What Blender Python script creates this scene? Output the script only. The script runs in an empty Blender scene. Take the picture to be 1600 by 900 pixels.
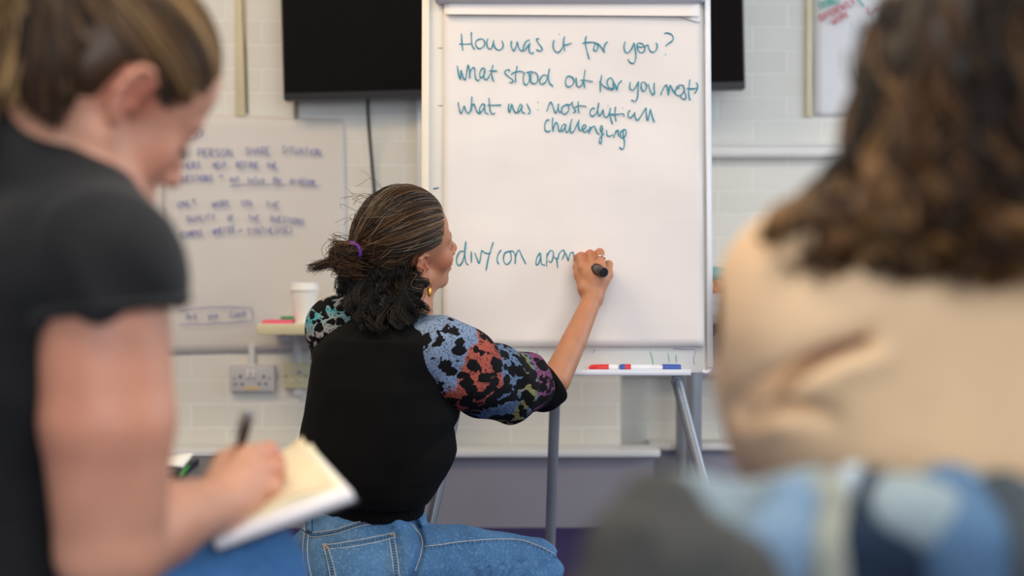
import bpy, bmesh, math, random
import numpy as np
from mathutils import Vector, Matrix
from mathutils.bvhtree import BVHTree

random.seed(7)
RNG = np.random.default_rng(11)
C = bpy.context.scene.collection
SC = bpy.context.scene

# ------------------------------------------------------------------ camera
F_PX = 2222.2                       # focal length in pixels of a 1600 px wide frame
CAM_Z = 0.88
PITCH = math.atan(50.0 / F_PX)      # looking slightly down
cam_d = bpy.data.cameras.new('camera')
cam_d.sensor_width = 36.0
cam_d.lens = 50.0
cam_d.dof.use_dof = True
cam_d.dof.focus_distance = 3.12
cam_d.dof.aperture_fstop = 1.9
cam_d.clip_start = 0.05
cam = bpy.data.objects.new('camera', cam_d)
cam.location = (0, 0, CAM_Z)
cam.rotation_euler = (math.pi / 2 - PITCH, 0, 0)
C.objects.link(cam)
SC.camera = cam

# ------------------------------------------------------------------ world, lights, exposure
SC.view_settings.view_transform = 'Standard'
SC.view_settings.look = 'None'
SC.view_settings.gamma = 1.0
SC.view_settings.use_curve_mapping = False
SC.view_settings.exposure = 0.0
w = bpy.data.worlds.new('room_light')
SC.world = w
w.use_nodes = True
w.node_tree.nodes['Background'].inputs[0].default_value = (0.86, 0.93, 1.0, 1)
w.node_tree.nodes['Background'].inputs[1].default_value = 0.30

def area(name, loc, target, size, size_y, power, col):
    l = bpy.data.lights.new(name, 'AREA')
    l.shape = 'RECTANGLE'; l.size = size; l.size_y = size_y
    l.energy = power; l.color = col
    o = bpy.data.objects.new(name, l)
    o.location = loc
    d = Vector(target) - Vector(loc)
    o.rotation_euler = d.to_track_quat('-Z', 'Y').to_euler()
    C.objects.link(o)
    return o
# daylight: windows in the right-hand wall (cool); added frontal fill behind the camera; lamp rows overhead (warm)
area('window_and_fill', (3.9, 3.0, 1.75), (0.6, 4.6, 0.9), 3.0, 1.7, 80, (0.74, 0.87, 1.0))
area('window_and_fill', (1.2, -3.6, 1.9), (0.0, 3.0, 0.8), 5.0, 2.0, 175, (0.90, 0.95, 1.0))  # fill light added to brighten the foreground people, not a window
area('ceiling_lamp', (-1.5, 2.6, 2.75), (-1.5, 3.4, 0.0), 1.4, 0.6, 40, (1.0, 0.72, 0.42))
area('ceiling_lamp', (0.9, 1.6, 2.75), (0.9, 1.6, 0.0), 1.6, 0.7, 30, (1.0, 0.90, 0.76))
area('ceiling_lamp', (-0.6, 0.3, 2.75), (-0.6, 0.5, 0.0), 1.6, 0.7, 32, (1.0, 0.88, 0.74))

# ------------------------------------------------------------------ projection helper: photo pixel + depth -> place in the room
def ray(px, py):
    r = (px - 800.0) / F_PX; u = (450.0 - py) / F_PX
    cp, sp = math.cos(PITCH), math.sin(PITCH)
    return np.array([r, cp + u * sp, u * cp - sp])
def P(px, py, Y):
    d = ray(px, py)
    return np.array([0, 0, CAM_Z]) + d * (Y / d[1])
def PP(lst):
    return [P(*a) for a in lst]

# ------------------------------------------------------------------ materials
def lin(c):
    return tuple(((v / 12.92) if v <= 0.04045 else ((v + 0.055) / 1.055) ** 2.4) for v in c)
def rgb(h):
    h = h.lstrip('#')
    return lin(tuple(int(h[i:i + 2], 16) / 255.0 for i in (0, 2, 4)))

class Mat:
    def __init__(s, name, col, rough=0.6, metal=0.0, spec=0.5):
        s.m = bpy.data.materials.new(name); s.m.use_nodes = True
        s.t = s.m.node_tree; s.b = s.t.nodes['Principled BSDF']
        s.col = rgb(col) if isinstance(col, str) else col
        s.b.inputs['Base Color'].default_value = (*s.col, 1)
        s.b.inputs['Roughness'].default_value = rough
        s.b.inputs['Metallic'].default_value = metal
        s.b.inputs['Specular IOR Level'].default_value = spec
    def n(s, typ, **kw):
        nd = s.t.nodes.new(typ)
        for k, v in kw.items(): setattr(nd, k, v)
        return nd
    def l(s, a, b): s.t.links.new(a, b)
    def coord(s): return s.n('ShaderNodeTexCoord').outputs['Object']
    def noise(s, scale, detail=3, vec=None, rough=0.5):
        nd = s.n('ShaderNodeTexNoise'); nd.inputs['Scale'].default_value = scale
        nd.inputs['Detail'].default_value = detail; nd.inputs['Roughness'].default_value = rough
        s.l(vec if vec is not None else s.coord(), nd.inputs['Vector'])
        return nd.outputs['Fac']
    def ramp(s, fac, stops, interp='LINEAR'):
        nd = s.n('ShaderNodeValToRGB'); cr = nd.color_ramp; cr.interpolation = interp
        while len(cr.elements) < len(stops): cr.elements.new(0.5)
        for e, (p, c) in zip(cr.elements, stops):
            e.position = p; c = rgb(c) if isinstance(c, str) else c
            e.color = (*c[:3], 1)
        s.l(fac, nd.inputs['Fac'])
        return nd.outputs['Color']
    def mix(s, fac, a, b, mode='MIX'):
        nd = s.n('ShaderNodeMix', data_type='RGBA', blend_type=mode)
        for v, i in ((fac, 0), (a, 6), (b, 7)):
            if isinstance(v, (int, float)): nd.inputs[i].default_value = v
            elif isinstance(v, (tuple, str)):
                c = rgb(v) if isinstance(v, str) else v
                nd.inputs[i].default_value = (*c[:3], 1)
            else: s.l(v, nd.inputs[i])
        return nd.outputs[2]
    def math(s, op, a, b=0.0, c=0.0, clamp=False):
        nd = s.n('ShaderNodeMath', operation=op); nd.use_clamp = clamp
        for i, v in enumerate((a, b, c)):
            if isinstance(v, (int, float)): nd.inputs[i].default_value = v
            else: s.l(v, nd.inputs[i])
        return nd.outputs[0]
    def attr(s, name, out='Fac'):
        nd = s.n('ShaderNodeAttribute', attribute_name=name)
        return nd.outputs[out]
    def base(s, c): s.l(c, s.b.inputs['Base Color']); return s
    def bump(s, fac, strength=0.3, dist=0.002):
        nd = s.n('ShaderNodeBump'); nd.inputs['Strength'].default_value = strength
        nd.inputs['Distance'].default_value = dist
        s.l(fac, nd.inputs['Height'])
        s.l(nd.outputs[0], s.b.inputs['Normal']); return s

def simple(name, col, rough=0.6, metal=0.0, var=0.06, scale=25, bump=0.0, bscale=None, spec=0.5):
    m = Mat(name, col, rough, metal, spec)
    f = m.noise(scale)
    a = tuple(max(0, v * (1 - var)) for v in m.col); b = tuple(min(1, v * (1 + var)) for v in m.col)
    m.base(m.ramp(f, [(0.3, a), (0.7, b)]))
    if bump: m.bump(m.noise(bscale or scale * 8), bump, 0.001)
    return m.m

# ------------------------------------------------------------------ mesh helpers
def raw_mesh(name, V, Fq, smooth=True):
    V = np.asarray(V, np.float32); Fq = np.asarray(Fq, np.int32)
    me = bpy.data.meshes.new(name)
    me.vertices.add(len(V)); me.vertices.foreach_set('co', V.ravel())
    k = Fq.shape[1]
    me.loops.add(Fq.size); me.loops.foreach_set('vertex_index', Fq.ravel())
    me.polygons.add(len(Fq))
    me.polygons.foreach_set('loop_start', np.arange(len(Fq), dtype=np.int32) * k)
    me.polygons.foreach_set('loop_total', np.full(len(Fq), k, np.int32))
    me.update(calc_edges=True)
    if smooth: me.polygons.foreach_set('use_smooth', np.ones(len(Fq), bool))
    me.validate()
    return me
def tag(o, label=None, cat=None, group=None, kind=None):
    if label: o['label'] = label
    if cat: o['category'] = cat
    if group: o['group'] = group
    if kind: o['kind'] = kind
    return o
def link(name, me, mat=None, parent=None):
    o = bpy.data.objects.new(name, me); C.objects.link(o)
    for m in (mat if isinstance(mat, (list, tuple)) else [mat]):
        if m: me.materials.append(m)
    if parent is not None:
        o.parent = parent
        o.matrix_parent_inverse = parent.matrix_basis.inverted()
        p = parent.parent
        if p is not None:
            o.matrix_parent_inverse = (p.matrix_basis @ parent.matrix_parent_inverse.inverted() @ Matrix() if False else (world_of(parent)).inverted())
    return o
def world_of(o):
    M = o.matrix_basis.copy()
    if o.parent is not None:
        M = world_of(o.parent) @ o.matrix_parent_inverse @ M
    return M
def empty(name, loc, label=None, cat=None, group=None):
    o = bpy.data.objects.new(name, None); o.empty_display_size = 0.05
    o.location = Vector([float(v) for v in loc]); C.objects.link(o)
    return tag(o, label, cat, group)
def set_origin(o, loc):
    """move an unparented mesh object's origin to loc, keeping the geometry in place"""
    loc = Vector([float(v) for v in loc])
    o.data.transform(Matrix.Translation(-loc)); o.location = loc
    return o

class MB:
    """collects boxes, tubes and lathes; build() links them as ONE mesh object"""
    def __init__(s): s.bm = bmesh.new()
    def box(s, lo, hi, bevel=0.0, M=None, seg=2):
        t = bmesh.new()
        r = bmesh.ops.create_cube(t, size=1.0)
        lo = Vector([float(v) for v in lo]); hi = Vector([float(v) for v in hi])
        for v in t.verts:
            v.co = Vector(((v.co.x + .5) * (hi.x - lo.x) + lo.x, (v.co.y + .5) * (hi.y - lo.y) + lo.y, (v.co.z + .5) * (hi.z - lo.z) + lo.z))
        if bevel: bmesh.ops.bevel(t, geom=t.edges[:], offset=bevel, segments=seg, affect='EDGES', profile=0.5)
        s._merge(t, M); return s
    def _merge(s, t, M=None):
        if M is not None: t.transform(M)
        me = bpy.data.meshes.new('tmp'); t.to_mesh(me); t.free()
        s.bm.from_mesh(me); bpy.data.meshes.remove(me)
    def tube(s, pts, r, sides=14, caps=True):
        pts = np.asarray([np.asarray(p, float) for p in pts]); n = len(pts)
        r = np.broadcast_to(np.asarray(r, float), (n,))
        T = np.gradient(pts, axis=0); T /= np.linalg.norm(T, axis=1)[:, None] + 1e-12
        ref = np.array([0, 0, 1.0]) if abs(T[0][2]) < .9 else np.array([1.0, 0, 0])
        N = np.cross(T[0], ref); N /= np.linalg.norm(N)
        rings = []
        for i in range(n):
            N = N - T[i] * np.dot(N, T[i]); N /= np.linalg.norm(N); B = np.cross(T[i], N)
            rings.append([s.bm.verts.new(pts[i] + r[i] * (math.cos(a) * N + math.sin(a) * B)) for a in np.linspace(0, 2 * math.pi, sides, endpoint=False)])
        for i in range(n - 1):
            for j in range(sides):
                k = (j + 1) % sides
                s.bm.faces.new((rings[i][j], rings[i][k], rings[i + 1][k], rings[i + 1][j]))
        if caps:
            s.bm.faces.new(rings[0][::-1]); s.bm.faces.new(rings[-1])
        return s
    def lathe(s, prof, base, axis=(0, 0, 1), sides=32):
        """prof: list of (radius, height along the axis)"""
        axis = np.asarray(axis, float); axis /= np.linalg.norm(axis)
        ref = np.array([1.0, 0, 0]) if abs(axis[0]) < .9 else np.array([0, 1.0, 0])
        N = np.cross(axis, ref); N /= np.linalg.norm(N); B = np.cross(axis, N)
        base = np.asarray(base, float); rings = []
        for (r, h) in prof:
            r = max(r, 1e-5)
            rings.append([s.bm.verts.new(base + axis * h + r * (math.cos(a) * N + math.sin(a) * B)) for a in np.linspace(0, 2 * math.pi, sides, endpoint=False)])
        for i in range(len(rings) - 1):
            for j in range(sides):
                k = (j + 1) % sides
                s.bm.faces.new((rings[i][j], rings[i][k], rings[i + 1][k], rings[i + 1][j]))
        s.bm.faces.new(rings[0][::-1]); s.bm.faces.new(rings[-1])
        return s
    def quadgrid(s, grid):
        V = [[s.bm.verts.new(np.asarray(p, float)) for p in row] for row in grid]
        for i in range(len(V) - 1):
            for j in range(len(V[0]) - 1):
                s.bm.faces.new((V[i][j], V[i][j + 1], V[i + 1][j + 1], V[i + 1][j]))
        return s
    def build(s, name, mat, parent=None, smooth=True, solid=0.0):
        bmesh.ops.remove_doubles(s.bm, verts=s.bm.verts[:], dist=1e-6)
        bmesh.ops.recalc_face_normals(s.bm, faces=s.bm.faces[:])
        me = bpy.data.meshes.new(name); s.bm.to_mesh(me); s.bm.free()
        if smooth:
            me.polygons.foreach_set('use_smooth', np.ones(len(me.polygons), bool))
            me.set_sharp_from_angle(angle=math.radians(38))
        o = link(name, me, mat, parent)
        if solid:
            md = o.modifiers.new('thickness', 'SOLIDIFY'); md.thickness = solid; md.offset = 0
        return o

def frame_M(o, x, y, z):
    M = Matrix.Identity(4)
    for i, v in enumerate((x, y, z)):
        for r in range(3): M[r][i] = float(v[r])
    for r in range(3): M[r][3] = float(o[r])
    return M

# smooth curve through points
def spline(pts, n=8):
    pts = np.asarray(pts, float)
    if len(pts) < 3:
        return np.array([pts[0] + (pts[-1] - pts[0]) * t for t in np.linspace(0, 1, 4)])
    out = []
    Q = np.vstack([2 * pts[0] - pts[1], pts, 2 * pts[-1] - pts[-2]])
    for i in range(1, len(Q) - 2):
        a, b, c, d = Q[i - 1], Q[i], Q[i + 1], Q[i + 2]
        for t in np.linspace(0, 1, n, endpoint=False):
            out.append(0.5 * (2 * b + (c - a) * t + (2 * a - 5 * b + 4 * c - d) * t * t + (3 * b - a - 3 * c + d) * t ** 3))
    out.append(pts[-1])
    return np.array(out)

# many thin tubes at once: paths (S,N,3), radii (S,N)
def tubes_np(Ps, R, sides=3):
    Ps = np.asarray(Ps, float); S, N, _ = Ps.shape
    T = np.gradient(Ps, axis=1); T /= np.linalg.norm(T, axis=2)[..., None] + 1e-12
    ref = RNG.normal(size=(S, 1, 3)); ref /= np.linalg.norm(ref, axis=2)[..., None]
    Nn = np.cross(T, np.broadcast_to(ref, T.shape)); Nn /= np.linalg.norm(Nn, axis=2)[..., None] + 1e-9
    B = np.cross(T, Nn)
    a = np.linspace(0, 2 * math.pi, sides, endpoint=False)
    V = Ps[:, :, None, :] + R[:, :, None, None] * (np.cos(a)[None, None, :, None] * Nn[:, :, None, :] + np.sin(a)[None, None, :, None] * B[:, :, None, :])
    idx = np.arange(S * N * sides).reshape(S, N, sides)
    q = np.stack([idx[:, :-1, :], np.roll(idx, -1, 2)[:, :-1, :], np.roll(idx, -1, 2)[:, 1:, :], idx[:, 1:, :]], -1)
    return V.reshape(-1, 3), q.reshape(-1, 4)

# ------------------------------------------------------------------ implicit bodies (blended volumes -> one continuous surface)
def vnoise(Pn, freq, seed=0):
    r = np.random.default_rng(seed); L = r.random((24, 24, 24)).astype(np.float32)
    q = Pn * freq; i = np.floor(q).astype(int); f = q - i; f = f * f * (3 - 2 * f); i %= 24; j = (i + 1) % 24
    def g(a, b, c): return L[a, b, c]
    x0 = g(i[:, 0], i[:, 1], i[:, 2]) * (1 - f[:, 0]) + g(j[:, 0], i[:, 1], i[:, 2]) * f[:, 0]
    x1 = g(i[:, 0], j[:, 1], i[:, 2]) * (1 - f[:, 0]) + g(j[:, 0], j[:, 1], i[:, 2]) * f[:, 0]
    x2 = g(i[:, 0], i[:, 1], j[:, 2]) * (1 - f[:, 0]) + g(j[:, 0], i[:, 1], j[:, 2]) * f[:, 0]
    x3 = g(i[:, 0], j[:, 1], j[:, 2]) * (1 - f[:, 0]) + g(j[:, 0], j[:, 1], j[:, 2]) * f[:, 0]
    y0 = x0 * (1 - f[:, 1]) + x1 * f[:, 1]; y1 = x2 * (1 - f[:, 1]) + x3 * f[:, 1]
    return (y0 * (1 - f[:, 2]) + y1 * f[:, 2]) - 0.5

class Field:
    def __init__(s, infl=0.0): s.ops = []; s.post = None; s.infl = infl
    def _add(s, fn, lo, hi, op, k):
        s.ops.append((fn, np.asarray(lo, float), np.asarray(hi, float), op, k)); return s
    def cap(s, a, b, ra, rb=None, k=0.02, op='u', infl=True):
        a = np.asarray(a, float); b = np.asarray(b, float); rb = ra if rb is None else rb
        if op == 'u' and infl: ra += s.infl; rb += s.infl
        ab = b - a; L2 = max(float(ab @ ab), 1e-12)
        def fn(p):
            t = np.clip(((p - a) @ ab) / L2, 0, 1)
            return np.linalg.norm(p - a - t[:, None] * ab, axis=1) - (ra + (rb - ra) * t)
        m = max(ra, rb)
        return s._add(fn, np.minimum(a, b) - m, np.maximum(a, b) + m, op, k)
    def chain(s, pts, rs, k=0.02, op='u'):
        for i in range(len(pts) - 1): s.cap(pts[i], pts[i + 1], rs[i], rs[i + 1], k, op)
        return s
    def ell(s, c, r, R=None, k=0.02, op='u', infl=True):
        c = np.asarray(c, float); r = np.asarray(r, float) + (s.infl if (op == 'u' and infl) else 0)
        R = np.eye(3) if R is None else np.asarray(R, float)     # columns = local axes in world
        def fn(p):
            q = (p - c) @ R
            k0 = np.linalg.norm(q / r, axis=1); k1 = np.linalg.norm(q / (r * r), axis=1)
            return np.where(k0 < 1e-6, -r.min(), k0 * (k0 - 1) / np.maximum(k1, 1e-9))
        e = np.sqrt(((R * r) ** 2).sum(1))
        return s._add(fn, c - e, c + e, op, k)
    def loft(s, zs, cs, aa, bb, th, k=0.02, op='u', pw=2.0):
        """stack of elliptical sections: zs ascending, centres (x,y), half sizes along right (aa) and facing (bb); th = facing angle per level"""
        zs = np.asarray(zs, float); cs = np.asarray(cs, float); aa = np.asarray(aa, float) + s.infl; bb = np.asarray(bb, float) + s.infl
        th = np.broadcast_to(np.asarray(th, float), zs.shape)
        def fn(p):
            z = p[:, 2]
            cx = np.interp(z, zs, cs[:, 0]); cy = np.interp(z, zs, cs[:, 1]); a = np.interp(z, zs, aa); b = np.interp(z, zs, bb); t = np.interp(z, zs, th)
            dx = p[:, 0] - cx; dy = p[:, 1] - cy
            u = (dx * np.sin(t) - dy * np.cos(t)) / a; v = (dx * np.cos(t) + dy * np.sin(t)) / b
            rr = (np.abs(u) ** pw + np.abs(v) ** pw) ** (1 / pw)
            d = (rr - 1) * np.minimum(a, b)
            dz = np.maximum(zs[0] - z, z - zs[-1])
            return np.where((d > 0) & (dz > 0), np.hypot(np.maximum(d, 0), np.maximum(dz, 0)), np.maximum(d, dz))
        m = max(aa.max(), bb.max())
        return s._add(fn, [cs[:, 0].min() - m, cs[:, 1].min() - m, zs[0]], [cs[:, 0].max() + m, cs[:, 1].max() + m, zs[-1]], op, k)
    def box(s, c, half, R=None, rad=0.01, k=0.02, op='u'):
        c = np.asarray(c, float); half = np.asarray(half, float); R = np.eye(3) if R is None else np.asarray(R, float)
        def fn(p):
            q = np.abs((p - c) @ R) - (half - rad)
            return np.linalg.norm(np.maximum(q, 0), axis=1) + np.minimum(q.max(1), 0) - rad
        e = np.sqrt(((R * half) ** 2).sum(1))
        return s._add(fn, c - e, c + e, op, k)
    def plane(s, c, n, k=0.004):
        """keep only the side the normal points away from"""
        c = np.asarray(c, float); n = np.asarray(n, float); n = n / np.linalg.norm(n)
        return s._add(lambda p: (p - c) @ n, [-99] * 3, [99] * 3, 'i', k)
    def eval(s, p, act=None):
        d = np.full(len(p), 1.0)
        for (fn, lo, hi, op, k) in (act if act is not None else s.ops):
            e = fn(p)
            if op == 'u':
                h = np.maximum(k - np.abs(d - e), 0) / k; d = np.minimum(d, e) - h * h * k * .25
            else:
                e = -e if op == 's' else e
                h = np.maximum(k - np.abs(d - e), 0) / k; d = np.maximum(d, e) + h * h * k * .25
        if s.post is not None: d = s.post(p, d)
        return d
    def mesh(s, name, h, pad=0.012):
        U = [o for o in s.ops if o[3] == 'u']
        lo = np.min([o[1] for o in U], 0) - pad - 2 * h; hi = np.max([o[2] for o in U], 0) + pad + 2 * h
        n = np.ceil((hi - lo) / h).astype(int) + 1
        D = np.full(n, 1.0, np.float32)
        ax = [lo[i] + h * np.arange(n[i]) for i in range(3)]
        B = 16
        for i in range(0, n[0], B):
            for j in range(0, n[1], B):
                for k in range(0, n[2], B):
                    X, Y, Z = ax[0][i:i + B], ax[1][j:j + B], ax[2][k:k + B]
                    l = np.array([X[0], Y[0], Z[0]]); u = np.array([X[-1], Y[-1], Z[-1]])
                    act = [o for o in s.ops if np.all(o[1] - pad - o[4] * (o[3] == 'u') * .5 <= u) and np.all(o[2] + pad + o[4] * (o[3] == 'u') * .5 >= l)]
                    if not any(o[3] == 'u' for o in act): continue
                    g = np.stack(np.meshgrid(X, Y, Z, indexing='ij'), -1).reshape(-1, 3)
                    D[i:i + B, j:j + B, k:k + B] = s.eval(g, act).reshape(len(X), len(Y), len(Z))
        V, Q = nets(D, lo, h)
        return raw_mesh(name, V, Q)

def nets(D, lo, h):
    I = D < 0
    c = np.zeros(tuple(x - 1 for x in D.shape), np.int8)
    for a in (0, 1):
        for b in (0, 1):
            for d in (0, 1):
                c += I[a:I.shape[0] - 1 + a, b:I.shape[1] - 1 + b, d:I.shape[2] - 1 + d]
    A = np.argwhere((c > 0) & (c < 8)).astype(np.int32)
    idx = np.full(c.shape, -1, np.int32); idx[A[:, 0], A[:, 1], A[:, 2]] = np.arange(len(A))
    acc = np.zeros((len(A), 3)); cnt = np.zeros(len(A))
    corners = [(a, b, d) for a in (0, 1) for b in (0, 1) for d in (0, 1)]
    for p in corners:
        for axis in range(3):
            if p[axis]: continue
            q = list(p); q[axis] = 1
            v0 = D[A[:, 0] + p[0], A[:, 1] + p[1], A[:, 2] + p[2]]; v1 = D[A[:, 0] + q[0], A[:, 1] + q[1], A[:, 2] + q[2]]
            m = (v0 < 0) != (v1 < 0)
            t = v0 / np.where(v0 == v1, 1, v0 - v1)
            pt = np.tile(np.array(p, float), (len(A), 1)); pt[:, axis] += t
            acc[m] += pt[m]; cnt[m] += 1
    V = lo + (A + acc / np.maximum(cnt, 1)[:, None]) * h
    quads = []
    for axis in range(3):
        s0 = [slice(None)] * 3; s1 = [slice(None)] * 3
        s0[axis] = slice(0, -1); s1[axis] = slice(1, None)
        X = I[tuple(s0)] != I[tuple(s1)]
        E = np.argwhere(X)
        o1, o2 = [(1, 2), (2, 0), (0, 1)][axis]
        ok = (E[:, o1] > 0) & (E[:, o2] > 0) & (E[:, o1] < c.shape[o1]) & (E[:, o2] < c.shape[o2])
        E = E[ok]
        ins = I[E[:, 0], E[:, 1], E[:, 2]]
        def cell(d1, d2):
            k = E.copy(); k[:, o1] -= d1; k[:, o2] -= d2
            return idx[k[:, 0], k[:, 1], k[:, 2]]
        q = np.stack([cell(1, 1), cell(0, 1), cell(0, 0), cell(1, 0)], 1)
        q[~ins] = q[~ins][:, ::-1]
        quads.append(q)
    Q = np.vstack(quads); Q = Q[(Q >= 0).all(1)]
    return V, Q

def verts_np(me):
    a = np.empty(len(me.vertices) * 3, np.float32); me.vertices.foreach_get('co', a); return a.reshape(-1, 3).astype(float)
def fattr(me, name, vals):
    at = me.attributes.new(name, 'FLOAT', 'POINT'); at.data.foreach_set('value', np.asarray(vals, np.float32))
# ================================================================== THE ROOM
WY, WY2 = 4.70, 4.84           # wall plane left of the pier edge, and the recessed part right of it
XE = P(970, 650, WY)[0]
def brick_mat():
    m = Mat('painted_brick', '#d9d6cd', 0.55)
    c = m.coord(); sp = m.n('ShaderNodeSeparateXYZ'); m.l(c, sp.inputs[0])
    cb = m.n('ShaderNodeCombineXYZ'); m.l(sp.outputs[0], cb.inputs[0]); m.l(sp.outputs[2], cb.inputs[1])
    nz = m.n('ShaderNodeTexNoise'); nz.inputs['Scale'].default_value = 9; m.l(c, nz.inputs['Vector'])
    v = m.n('ShaderNodeVectorMath', operation='MULTIPLY_ADD'); m.l(nz.outputs['Color'], v.inputs[0]); v.inputs[1].default_value = (.006, .006, 0); m.l(cb.outputs[0], v.inputs[2])
    b = m.n('ShaderNodeTexBrick'); m.l(v.outputs[0], b.inputs['Vector'])
    b.inputs['Scale'].default_value = 1.0; b.inputs['Brick Width'].default_value = 0.235; b.inputs['Row Height'].default_value = 0.079
    b.inputs['Mortar Size'].default_value = 0.0045; b.inputs['Mortar Smooth'].default_value = 0.35
    b.inputs['Color1'].default_value = (*rgb('#d6d3ca'), 1); b.inputs['Color2'].default_value = (*rgb('#dcd9d1'), 1); b.inputs['Mortar'].default_value = (*rgb('#e3e1da'), 1)
    # uneven coats of paint
    m.base(m.mix(0.10, b.outputs['Color'], m.ramp(m.noise(3.0, 4, c), [(0.35, '#c8c4b8'), (0.65, '#e6e4de')])))
    inv = m.math('SUBTRACT', 1.0, b.outputs['Fac'])
    h = m.math('MULTIPLY_ADD', m.noise(60, 4, c), 0.35, inv)
    m.bump(h, 0.38, 0.006)
    return m.m
M_brick = brick_mat()
M_white = simple('white_paint', '#dcdcdb', 0.45, scale=6, var=.03)
M_panel = simple('grey_blue_paint', '#8d8b97', 0.5, scale=4, var=.06)
M_carpet = simple('purple_carpet', '#2b1d58', 0.95, scale=180, var=.35, bump=.6, bscale=500)
M_cream = simple('cream_plastic', '#d8cfa9', 0.45, scale=8, var=.04)
M_creamwall = simple('cream_conduit_paint', '#cbc0a0', 0.5, scale=8, var=.04)
M_ceil = simple('ceiling_paint', '#e9e7e2', 0.8, scale=5, var=.03)

b = MB(); b.box((-3.6, WY, -0.0), (XE, WY + .5, 2.85)); b.box((XE - .01, WY2, 0), (4.2, WY2 + .36, 2.85))
tag(b.build('wall_back', M_brick, smooth=False), kind='structure')
b = MB(); b.box((-3.6, -1.2, -.05), (4.2, 5.3, 0))
tag(b.build('floor', M_carpet, smooth=False), kind='structure')

# pipe boxing with its ledge along the foot of the wall (protrudes further left of the pier edge)
def boxing(name, x0, x1, yf, back, nose):
    z = P(900, 715, yf - nose)[2] if name == 'trim_1' else ZL
    b = MB(); b.box((x0, yf - nose, z), (x1 + nose * .5, back, z + .024), .006)
    o = tag(b.build(name, M_white), kind='structure')
    b = MB(); b.box((x0, yf, 0), (x1, back, z))
    p = b.build('panel', M_panel, o, smooth=False)
    return z
ZL = boxing('trim_1', -3.6, P(1022, 760, 4.59)[0], 4.59, WY, .035)
boxing('trim_2', P(1022, 760, 4.59)[0] + .001, 4.2, 4.745, WY2, .03)
# dado trunking (right, upper) and lower trunking
def trunking(name, x0, x1, z0, z1, yb, d):
    b = MB(); b.box((x0, yb - d, z0), (x1, yb, z1), .004)
    b.box((x0, yb - d - .006, z1 - .014), (x1, yb - d + .004, z1 - .003), .003)
    b.box((x0, yb - d - .006, z0 + .006), (x1, yb - d + .004, z0 + .026), .003)
    return tag(b.build(name, M_white), kind='structure')
trunking('trim_3', XE + .002, 4.2, P(1200, 246, WY2 - .05)[2], P(1200, 222, WY2 - .05)[2], WY2, .05)
trunking('trim_4', XE + .002, 4.2, P(1130, 588, WY2 - .06)[2], P(1130, 548, WY2 - .06)[2], WY2, .06)
# vertical pipes and strips on the wall
def strip(name, px, w, y0, y1, yb, d, mat, label, lean=0, rnd=True):
    a = P(px, y1, yb - d); t = P(px - lean, y0, yb - d)
    b = MB()
    if rnd: b.tube([(a[0], yb - d * .5, a[2]), (t[0], yb - d * .5, t[2])], w / 2, 12)
    else: b.box((a[0] - w / 2, yb - d, a[2]), (a[0] + w / 2, yb, t[2]), .003)
    return b.build(name, mat)
M_pipe = simple('brown_pipe_paint', '#7d715f', 0.5, var=.05)
tag(strip('conduit', 384.5, .012, -40, 176, WY, .014, M_pipe, '', 7), 'thin brown vertical pipe on the wall above the left poster', 'pipe')
tag(strip('trunking_strip', 376, .034, -40, 182, WY, .012, M_creamwall, '', 0, False), 'flat cream trunking strip beside the brown pipe', 'trunking')
tag(strip('conduit', 462, .014, 100, 184, WY, .016, M_pipe, ''), 'short grey pipe coming out below the left end of the television', 'pipe')
tag(strip('trunking_strip', 657, .026, 100, 330, WY, .02, M_white, '', 0, False), 'white vertical trunking just left of the flip chart', 'trunking')
tag(strip('trunking_strip', 1264, .022, -40, 183, WY2, .014, M_creamwall, '', 0, False), 'yellowed cream strip along the left edge of the right wall poster', 'trunking')

# ------------------------------------------------------------------ television
def rotated(px, py, ang): return (px, py)
tv = empty('television', P(800, 60, WY - .03), 'large black flat television mounted on the wall behind the flip chart', 'television')
YT = 4.58
z0 = P(800, 146, YT)[2]; c0 = P(443, 157, YT); c1 = P(1165, 139, YT)
ang = math.atan2(c1[2] - c0[2], c1[0] - c0[0]); L = math.hypot(c1[0] - c0[0], c1[2] - c0[2]); Ht = L * .575
ux = Vector((math.cos(ang), 0, math.sin(ang))); uz = Vector((-math.sin(ang), 0, math.cos(ang)))
MT = frame_M(c0, ux, (0, 1, 0), uz)
M_tv = simple('tv_black', (.0045, .0032, .0028), 0.6, var=.1, spec=.06); M_bezel = simple('tv_bezel', '#2d2c2e', 0.4, var=.05)
b = MB(); b.box((0, 0, 0), (L, .06, Ht), .004, MT); b.build('casing', M_bezel, tv)
b = MB(); b.box((.006, -.002, .024), (L - .006, .004, Ht - .01), 0, MT); b.build('screen', M_tv, tv)
b = MB(); b.box((L * .5 - .2, .06, Ht * .35), (L * .5 + .2, 0.118, Ht * .75), .004, MT); b.build('wall_bracket', M_bezel, tv)
b = MB(); b.tube(spline(PP([(575, 150, 4.60), (575, 175, 4.62), (579, 230, 4.66), (585, 300, 4.68), (590, 380, 4.68), (592, 480, 4.68)])), .0055, 8)
tag(b.build('power_cable', simple('black_rubber', '#26262a', .5)), 'black cable hanging down the wall from the television', 'cable')

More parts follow.
